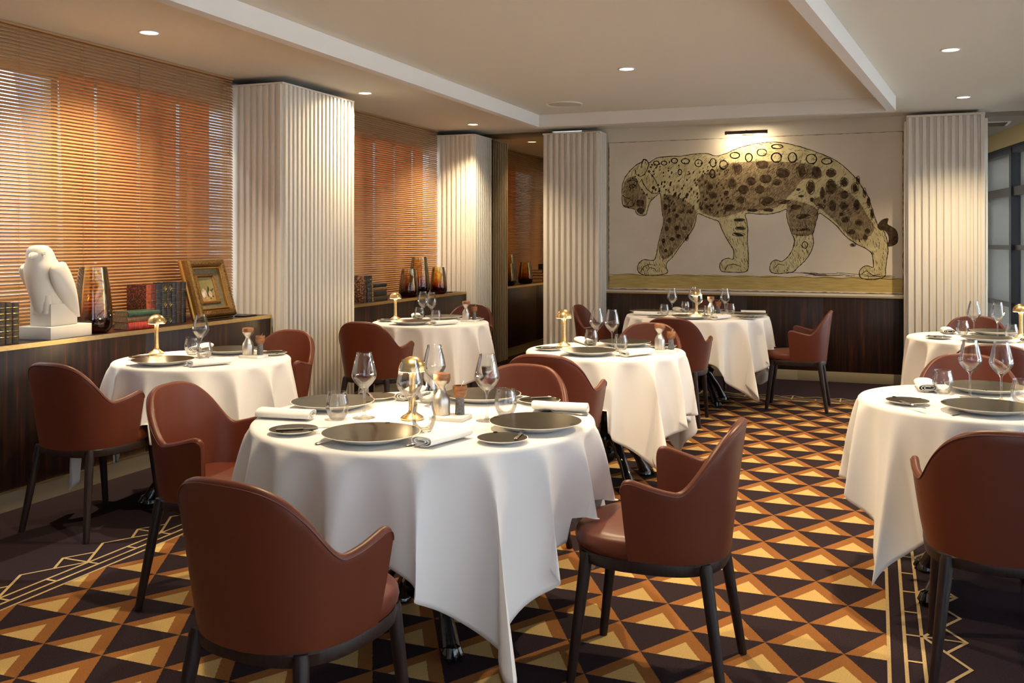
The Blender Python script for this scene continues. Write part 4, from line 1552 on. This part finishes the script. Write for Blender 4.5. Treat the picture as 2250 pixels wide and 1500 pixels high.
# falcon sculpture
fs_ = empty('falcon_sculpture', (-4.29, 3.985, CT))
box('slab', -.105, .115, -.145, .175, 0, .068, 'plaster', fs_, bevel=.003)
box('block', -.070, .070, -.092, .112, .068, .19, 'plaster', fs_, bevel=.003)
def ell(yc, a, b, z, n=28, e=2.2, xo=0.0):
    return [(xo + a * sgnpow(cos(2 * pi * i / n), 2 / e), yc + b * sgnpow(sin(2 * pi * i / n), 2 / e), z) for i in range(n)]
zs = .068
rg = [(.095, .005, .050, .10), (.12, .000, .060, .118), (.16, -.006, .068, .128), (.205, -.018, .075, .134), (.25, -.034, .080, .132), (.30, -.052, .084, .126), (.34, -.066, .084, .114), (.373, -.078, .074, .096), (.400, -.086, .062, .084), (.430, -.094, .058, .078), (.455, -.100, .052, .066), (.470, -.100, .038, .046), (.476, -.098, .016, .02)]
build('body', MB().loft([ell(yc, a, b, z + zs - .03) for z, yc, a, b in rg]), 'plaster', fs_, smooth=70)
for s in (-1, 1):
    rings = []
    for t in range(13):
        u = t / 12
        z = .345 - .285 * u + zs - .02
        yc = -.075 + .195 * u ** 1.15
        w = .026 + .012 * sin(pi * u)
        hgt = .075 * (sin(pi * min(1, .22 + u * .80)) ** .7) * (1 - .45 * u) + .008
        xo = s * (.100 - .045 * u ** 1.5)
        ring_ = []
        for i in range(20):
            a = 2 * pi * i / 20
            ring_.append((xo + w * cos(a), yc + hgt * sin(a) * .95, z + hgt * sin(a) * .25))
        rings.append(ring_)
    top_ = rings[0]
    c0 = [sum(p_[k] for p_ in top_) / 20 for k in range(3)]
    for sc_, dz in ((.86, .012), (.55, .021), (.12, .025)):
        rings.insert(0, [(c0[0] + (x - c0[0]) * sc_, c0[1] + (y - c0[1]) * sc_, c0[2] + (z - c0[2]) * sc_ + dz) for x, y, z in top_])
    build('wing', MB().loft(rings), 'plaster', fs_, smooth=70)
tl = [[(w * cos(2 * pi * i / 20), y + d * sin(2 * pi * i / 20), z) for i in range(20)] for z, y, w, d in ((.30, .02, .05, .06), (.22, .07, .055, .055), (.15, .105, .05, .038), (.10, .125, .042, .024), (.075, .135, .036, .014))]
build('tail', MB().loft(tl), 'plaster', fs_, smooth=70)
bk = [[(w * cos(2 * pi * i / 14) + xo, y, z + h_ * sin(2 * pi * i / 14)) for i in range(14)] for y, z, w, h_, xo in ((-.150, .462, .030, .022, 0.012), (-.172, .458, .022, .017, .016), (-.190, .448, .013, .012, .019), (-.198, .436, .006, .007, .021), (-.199, .424, .002, .003, .022))]
build('beak', MB().loft(bk), 'plaster', fs_, smooth=70)
for s in (-1, 1):
    mb = MB()
    ex, ey, ez = s * .050, -.125, .462
    for rr, th in ((.015, .0022), (.008, .0030)):
        mb.tube([(ex + s * .004 + .0 * t, ey + rr * cos(t * pi / 8), ez + rr * sin(t * pi / 8)) for t in range(17)], th, 6, cap=False)
    build('eye', mb, 'plaster', fs_)
for s in (-1, 1):
    mb = MB()
    rings = []
    for z, y, r in ((.20, -.09, .034), (.15, -.085, .030), (.12, -.085, .024), (.10, -.088, .022)):
        rings.append([(s * .032 + r * cos(2 * pi * i / 14), y + r * .9 * sin(2 * pi * i / 14), z + zs - .03) for i in range(14)])
    build('leg', MB().loft(rings), 'plaster', fs_, smooth=70)
fs_.rotation_euler = (0, 0, .10)
tag(fs_, 'white plaster falcon sculpture on a plinth on the cabinet', 'sculpture')

# vases
def vase(x, y, r, h, top, label):
    pr = [(0, 0), (r * .62, 0), (r * .80, h * .02), (r * .95, h * .08), (r, h * .17), (r * .99, h * .26), (r * .93, h * .48), (r * .84, h * .72), (top, h * .99), (top, h)]
    inn = [(top - .004, h), (top - .004, h * .98), (r * .84 - .005, h * .72), (r * .93 - .006, h * .48), (r * .99 - .007, h * .26), (r * .93, h * .15), (r * .8, h * .08), (0, h * .06)]
    mb = MB().lathe(pr + inn, 56)
    o = build('glass_vase', mb, 'amber', smooth=70)
    o.location = (x, y, CT)
    # moulded lens pattern spiralling up one side
    me = o.data
    for v in me.vertices:
        a = atan2(v.co.y, v.co.x)
        rr = hypot(v.co.x, v.co.y)
        k = .0022 * sin(a * 14 + v.co.z * 90) * sin(a * 14 - v.co.z * 90) * (1 if rr > r * .5 else 0)
        v.co.x += k * cos(a)
        v.co.y += k * sin(a)
    return tag(o, label, 'vase')
vase(-4.285, 4.272, .106, .385, .074, 'large amber glass vase beside the white falcon')
vase(-4.26, 8.22, .096, .275, .066, 'shorter amber vase beside the books on the second cabinet')
vase(-4.345, 8.62, .106, .385, .076, 'tallest amber vase in the middle of the three on the second cabinet')
vase(-4.25, 8.87, .090, .275, .062, 'small amber vase by the corner pillar on the second cabinet')

# books
def leather_mat(name, c, r=.45):
    k = tuple(v * .55 for v in c)
    return noisy(mat(name, c, r), [(.35, k), (.6, c)], 45, bmp=.15)
M['bk_red'] = leather_mat('red_leather', (.52, .035, .018))
M['bk_orange'] = leather_mat('orange_leather', (.50, .085, .02))
M['bk_oxblood'] = leather_mat('oxblood_cloth', (.16, .02, .015))
M['bk_marbled'] = noisy(mat('marbled_paper', (.1, .02, .01), .5), [(.44, (.015, .008, .006)), (.52, (.05, .012, .008)), (.60, (.26, .05, .02))], 90, detail=3)
M['bk_marbled2'] = noisy(mat('marbled_paper_brown', (.1, .02, .01), .5), [(.46, (.02, .012, .010)), (.54, (.09, .03, .012)), (.60, (.42, .17, .05))], 90, detail=3)
M['bk_navy'] = leather_mat('navy_leather', (.020, .030, .050))
M['bk_black'] = leather_mat('black_leather', (.022, .020, .024))
M['bk_dkgreen'] = leather_mat('dark_green_leather', (.030, .038, .026))
M['bk_brown'] = leather_mat('dark_brown_leather', (.055, .030, .020))
M['bk_olive'] = leather_mat('olive_brown_leather', (.070, .045, .020))
M['bk_green'] = leather_mat('green_cloth', (.035, .095, .055))
M['bk_tan'] = leather_mat('tan_leather', (.24, .12, .055))
M['gold_leaf'] = mat('gold_tooling', (.75, .52, .20), .35, .9)


def book(name, th, h, d, spine, board, bands=5, ornament=0, bandm=None):
    """upright, spine facing +x; origin bottom, centre of the spine"""
    o = empty(name)
    w = .0022
    box('page_block', -d + .006, -.006, -th / 2 + w, th / 2 - w, .003, h - .003, 'page', o)
    for s in (-1, 1):
        a, b = sorted((s * th / 2, s * (th / 2 - w)))
        box('board', -d, -.004, a, b, 0, h, board, o, bevel=.0006)
    n = 10
    ou = [(.006 * cos(a) - .004, th / 2 * sin(a)) for a in [(-pi / 2 + pi * i / n) for i in range(n + 1)]]
    mb = MB()
    vs_ = [(x, y, z) for z in (0, h) for x, y in ou]
    k = n + 1
    mb.add(vs_, [(i, i + 1, k + i + 1, k + i) for i in range(n)] + [(k - 1, 0, k, 2 * k - 1), tuple(range(k))[::-1], tuple(range(k, 2 * k))])
    build('spine', mb, spine, o, smooth=50)
    if bands:
        mb = MB()
        gm = MB()
        for q in range(bands):
            z = h * (q + 1) / (bands + 1)
            pts = [(x + .0006, y, z) for x, y in ou]
            mb.tube(pts, .0018, 6)
            for dz in (-.006, .006):
                gm.tube([(x + .0004, y, z + dz) for x, y in ou], .0006, 4)
        if ornament:
            for q in range(bands + 1):
                z = h * (q + .5) / (bands + 1)
                if q % 2 == 0:
                    s_ = min(th * .32, h / (bands + 1) * .36)
                    gm.tube([(.0026, s_ * cos(t * pi / 2 + pi / 4 * 0), z + s_ * sin(t * pi / 2)) for t in range(5)], .0012, 4)
                    gm.tube([(.0026, s_ * .35 * cos(t * pi / 3), z + s_ * .35 * sin(t * pi / 3)) for t in range(7)], .0012, 4)
        build('raised_band', mb, bandm or spine, o)['kind'] = 'stuff'
        build('gold_tooling', gm, 'gold_leaf', o)['kind'] = 'stuff'
    return o


def stand(y, th, h, d, spine, board, label, x=-4.205, bands=5, orn=0, tilt=0.0, group=None, rz=0.0):
    o = book('book', th, h, d, spine, board, bands, orn)
    o.location = (x, y, CT)
    o.rotation_euler = (tilt, 0, rz)
    return tag(o, label, 'book', group)


def lay(y, z, th, L, d, spine, board, label, x=-4.20, rz=0.0, bands=0, group=None):
    """lying flat, spine towards the room, head of the book towards the falcon"""
    o = book('book', th, L, d, spine, board, bands)
    o.location = (x, y, z + th / 2)
    o.rotation_euler = (-pi / 2, 0, rz)
    return tag(o, label, 'book', group)

# four dark volumes before the falcon
yy = 3.555
for i, l in enumerate(('dark brown banded volume at the frame edge, falcon cabinet', 'second dark brown banded volume from the frame edge', 'third dark brown banded volume from the frame edge', 'dark brown banded volume beside the white falcon plinth')):
    stand(yy, .040, .215 - .001 * i, .145, 'bk_olive', 'bk_olive', l, x=-4.215, bands=6, group='dark volumes before the falcon')
    yy += .0415
for k_, (y, l) in enumerate(((3.39, 'a'), (3.43, 'b'))):
    pass
# three lying books
lay(4.455, CT + .001, .044, .222, .140, 'bk_red', 'bk_red', 'red leather book lying lowest of the three beside the amber vase', x=-4.195, rz=-.16, bands=4, group='three books lying flat beside the vase')
lay(4.45, CT + .0455, .034, .228, .140, 'bk_tan', 'bk_tan', 'tan book lying between the green and the red one', x=-4.198, rz=-.13, group='three books lying flat beside the vase')
lay(4.455, CT + .080, .030, .225, .140, 'bk_green', 'bk_green', 'green cloth book lying topmost of the three beside the vase', x=-4.195, rz=-.18, group='three books lying flat beside the vase')
# standing run
specs = [(.040, .262, 'bk_orange', 'bk_marbled', 'bright orange red spine with a dark marbled board, standing first', 4, 0), (.034, .262, 'bk_oxblood', 'bk_oxblood', 'dull red banded spine beside the bright orange one', 4, 0), (.046, .262, 'bk_navy', 'bk_navy', 'navy blue banded spine beside the red ones', 5, 0), (.040, .260, 'bk_dkgreen', 'bk_dkgreen', 'dark green spine with gold lozenges beside the navy one', 4, 1), (.040, .260, 'bk_black', 'bk_black', 'black spine with gold lozenges in the middle of the run', 4, 1), (.034, .266, 'bk_navy', 'bk_navy', 'narrow navy spine between the black and the brown one', 5, 0), (.042, .264, 'bk_brown', 'bk_brown', 'dark brown spine beside the last black one', 3, 0), (.036, .268, 'bk_black', 'bk_black', 'black spine with small gold title, last before the gilt frame', 4, 0)]
yy = 4.695
for th, h, sm, bm_, l, nb, orn in specs:
    th *= 1.17
    stand(yy + th / 2, th - .001, h, .160, sm, bm_, l, x=-4.275, bands=nb, orn=orn, group='upright books before the gilt frame')
    yy += th
# second cabinet books
stand(7.285, .050, .235, .165, 'bk_brown', 'bk_marbled2', 'marbled brown book standing first on the second cabinet', x=-4.20, bands=4, rz=.14)
stand(7.352, .036, .235, .165, 'bk_black', 'bk_black', 'black banded book standing beside the marbled brown one', x=-4.205, bands=5)
stand(7.390, .036, .235, .165, 'bk_black', 'bk_black', 'second black banded book, against the lying books', x=-4.205, bands=5)
zz = CT
for th, sm, l in ((.044, 'bk_olive', 'olive brown book lying lowest on the second cabinet'), (.048, 'bk_black', 'thick black book lying above the olive one'), (.030, 'bk_tan', 'tan brown book lying second from the top'), (.036, 'bk_black', 'dark grey book lying topmost on the second cabinet')):
    lay(7.44, zz, th, .26 - random.uniform(0, .03), .16, sm, sm, l, x=-4.20 + random.uniform(-.01, .01), group='four books lying flat on the second cabinet')
    zz += th + .0005

# gilt frame with the rose painting leaning against the blind
fw, fh = .385, .405
gf = empty('framed_painting', (-4.160, 5.075, CT + .032))
def frame_ring(name, o0, o1, x0_, x1_, m, parent, prof=None):
    mb = MB()
    # moulding swept round a rectangle: profile of (inset, x)
    prof = prof or [(o0, x0_), (o0, x1_), (o1, x1_), (o1, x0_)]
    rings = []
    for (yy_, zz_, sy, sz) in ((0, 0, 1, 1), (fw, 0, -1, 1), (fw, fh, -1, -1), (0, fh, 1, -1)):
        rings.append([(x, yy_ + sy * i, zz_ + sz * i) for i, x in prof])
    n = len(prof)
    vs_ = [p_ for r in rings for p_ in r]
    fs = []
    for j in range(4):
        for i in range(n):
            i2 = (i + 1) % n
            j2 = (j + 1) % 4
            fs.append((j * n + i, j2 * n + i, j2 * n + i2, j * n + i2))
    mb.add(vs_, fs)
    return build(name, mb, m, parent, smooth=0)
frame_ring('outer_moulding', 0, 0, 0, 0, 'gilt', gf, [(.0, -.085), (.0, -.03), (.006, -.010), (.018, -.001), (.034, -.004), (.046, -.016), (.052, -.026), (.052, -.085)])
frame_ring('gilt_fillet', 0, 0, 0, 0, 'gilt_bright', gf, [(.052, -.030), (.056, -.020), (.062, -.022), (.064, -.032), (.064, -.05), (.052, -.05)])
frame_ring('side_moulding', 0, 0, 0, 0, 'gilt_bright', gf, [(-.004, -.080), (-.010, -.070), (-.010, -.060), (-.002, -.052), (.002, -.052), (.002, -.080)])
frame_ring('linen_liner', 0, 0, 0, 0, 'liner', gf, [(.062, -.040), (.098, -.052), (.098, -.062), (.062, -.062)])
frame_ring('inner_moulding', 0, 0, 0, 0, 'gilt', gf, [(.096, -.050), (.102, -.040), (.110, -.044), (.118, -.056), (.118, -.064), (.096, -.064)])
M['paint_bg'] = noisy(mat('painting_ground', (.3, .22, .08), .5), [(.3, (.20, .15, .05)), (.7, (.42, .33, .13))], 6)
M['paint_table'] = noisy(mat('painting_table', (.45, .26, .08), .5), [(.3, (.42, .22, .07)), (.7, (.60, .36, .13))], 18)
M['paint_rose'] = noisy(mat('painting_rose', (.75, .6, .45), .5), [(.35, (.62, .30, .20)), (.55, (.85, .72, .55)), (.7, (.90, .84, .70))], 30)
M['paint_leaf'] = noisy(mat('painting_leaf', (.05, .08, .02), .5), [(.3, (.02, .035, .012)), (.7, (.12, .16, .05))], 40)
pw0, pw1, ph0, ph1 = .117, fw - .117, .117, fh - .117
box('canvas', -.064, -.060, pw0, pw1, ph0, ph1, 'paint_bg', gf)
def dab(name, shapes, m, xx):
    mb = MB()
    for cy_, cz_, ry, rz_, rot in shapes:
        n = 16
        pts = []
        for i in range(n):
            a = 2 * pi * i / n
            u, v = ry * cos(a), rz_ * sin(a)
            pts.append((xx, min(pw1, max(pw0, cy_ + u * cos(rot) - v * sin(rot))), min(ph1, max(ph0, cz_ + u * sin(rot) + v * cos(rot)))))
        mb.add(pts, [tuple(range(n))])
    return build(name, mb, m, gf, smooth=0)
pcx, pcz = (pw0 + pw1) / 2, (ph0 + ph1) / 2
build('painted_table', MB().add([(-.0598, pw0, ph0), (-.0598, pw1, ph0), (-.0598, pw1, ph0 + .050), (-.0598, pw0, ph0 + .040)], [(0, 1, 2, 3)]), 'paint_table', gf, smooth=0)
dab('painted_leaf', [(pcx + .005, pcz - .012, .034, .008, .9), (pcx + .012, pcz - .008, .034, .008, 1.5), (pcx + .038, pcz - .012, .036, .008, .5), (pcx + .03, pcz - .04, .03, .008, -.6), (pcx - .01, pcz - .03, .03, .008, 2.2), (pcx + .02, pcz - .064, .009, .006, 0)], 'paint_leaf', -.0594)
dab('painted_rose', [(pcx - .036, pcz - .030, .026, .034, .2), (pcx - .040, pcz - .006, .016, .012, .5), (pcx - .028, pcz - .056, .016, .010, 0), (pcx + .024, pcz - .032, .018, .020, 0), (pcx + .030, pcz - .044, .010, .012, 0)], 'paint_rose', -.0590)
for i in range(22):
    pass
orn = MB()
for (ya, za, yb, zb_) in ((0, 0, fw, 0), (fw, 0, fw, fh), (fw, fh, 0, fh), (0, fh, 0, 0)):
    L = hypot(yb - ya, zb_ - za)
    ty, tz = (yb - ya) / L, (zb_ - za) / L
    ny, nz = -tz, ty
    k = 15
    for i in range(k):
        s_ = .03 + (L - .06) * (i + .5) / k
        cy_, cz_ = ya + ty * s_ + ny * .026, za + tz * s_ + nz * .026
        orn.tube([(-.004, cy_ + ty * .010 * cos(q) + ny * .011 * sin(q + i), cz_ + tz * .010 * cos(q) + nz * .011 * sin(q + i)) for q in (0, 1.2, 2.4, 3.6, 4.8)], [.0015, .004, .0045, .004, .001], 6)
build('carved_leaf_relief', orn, 'gilt', gf)['kind'] = 'stuff'
gf.rotation_euler = (0, -.30, 0)
tag(gf, 'ornate gilt frame with a small painting of roses, leaning on the blind', 'picture')

# small black trays
for x, y, l in ((-4.22, 5.62, 'small dark metal dish beside the gilt frame'), (-4.25, 9.05, 'small dark metal dish beside the vases by the corner pillar')):
    o = build('metal_dish', MB().box(-.045, .045, -.07, .07, 0, .006).box(-.040, .040, -.065, .065, .006, .009), 'frame_black', smooth=40)
    o.location = (x, y, CT)
    tag(o, l, 'dish')

# burgundy curtain at the very edge of the frame
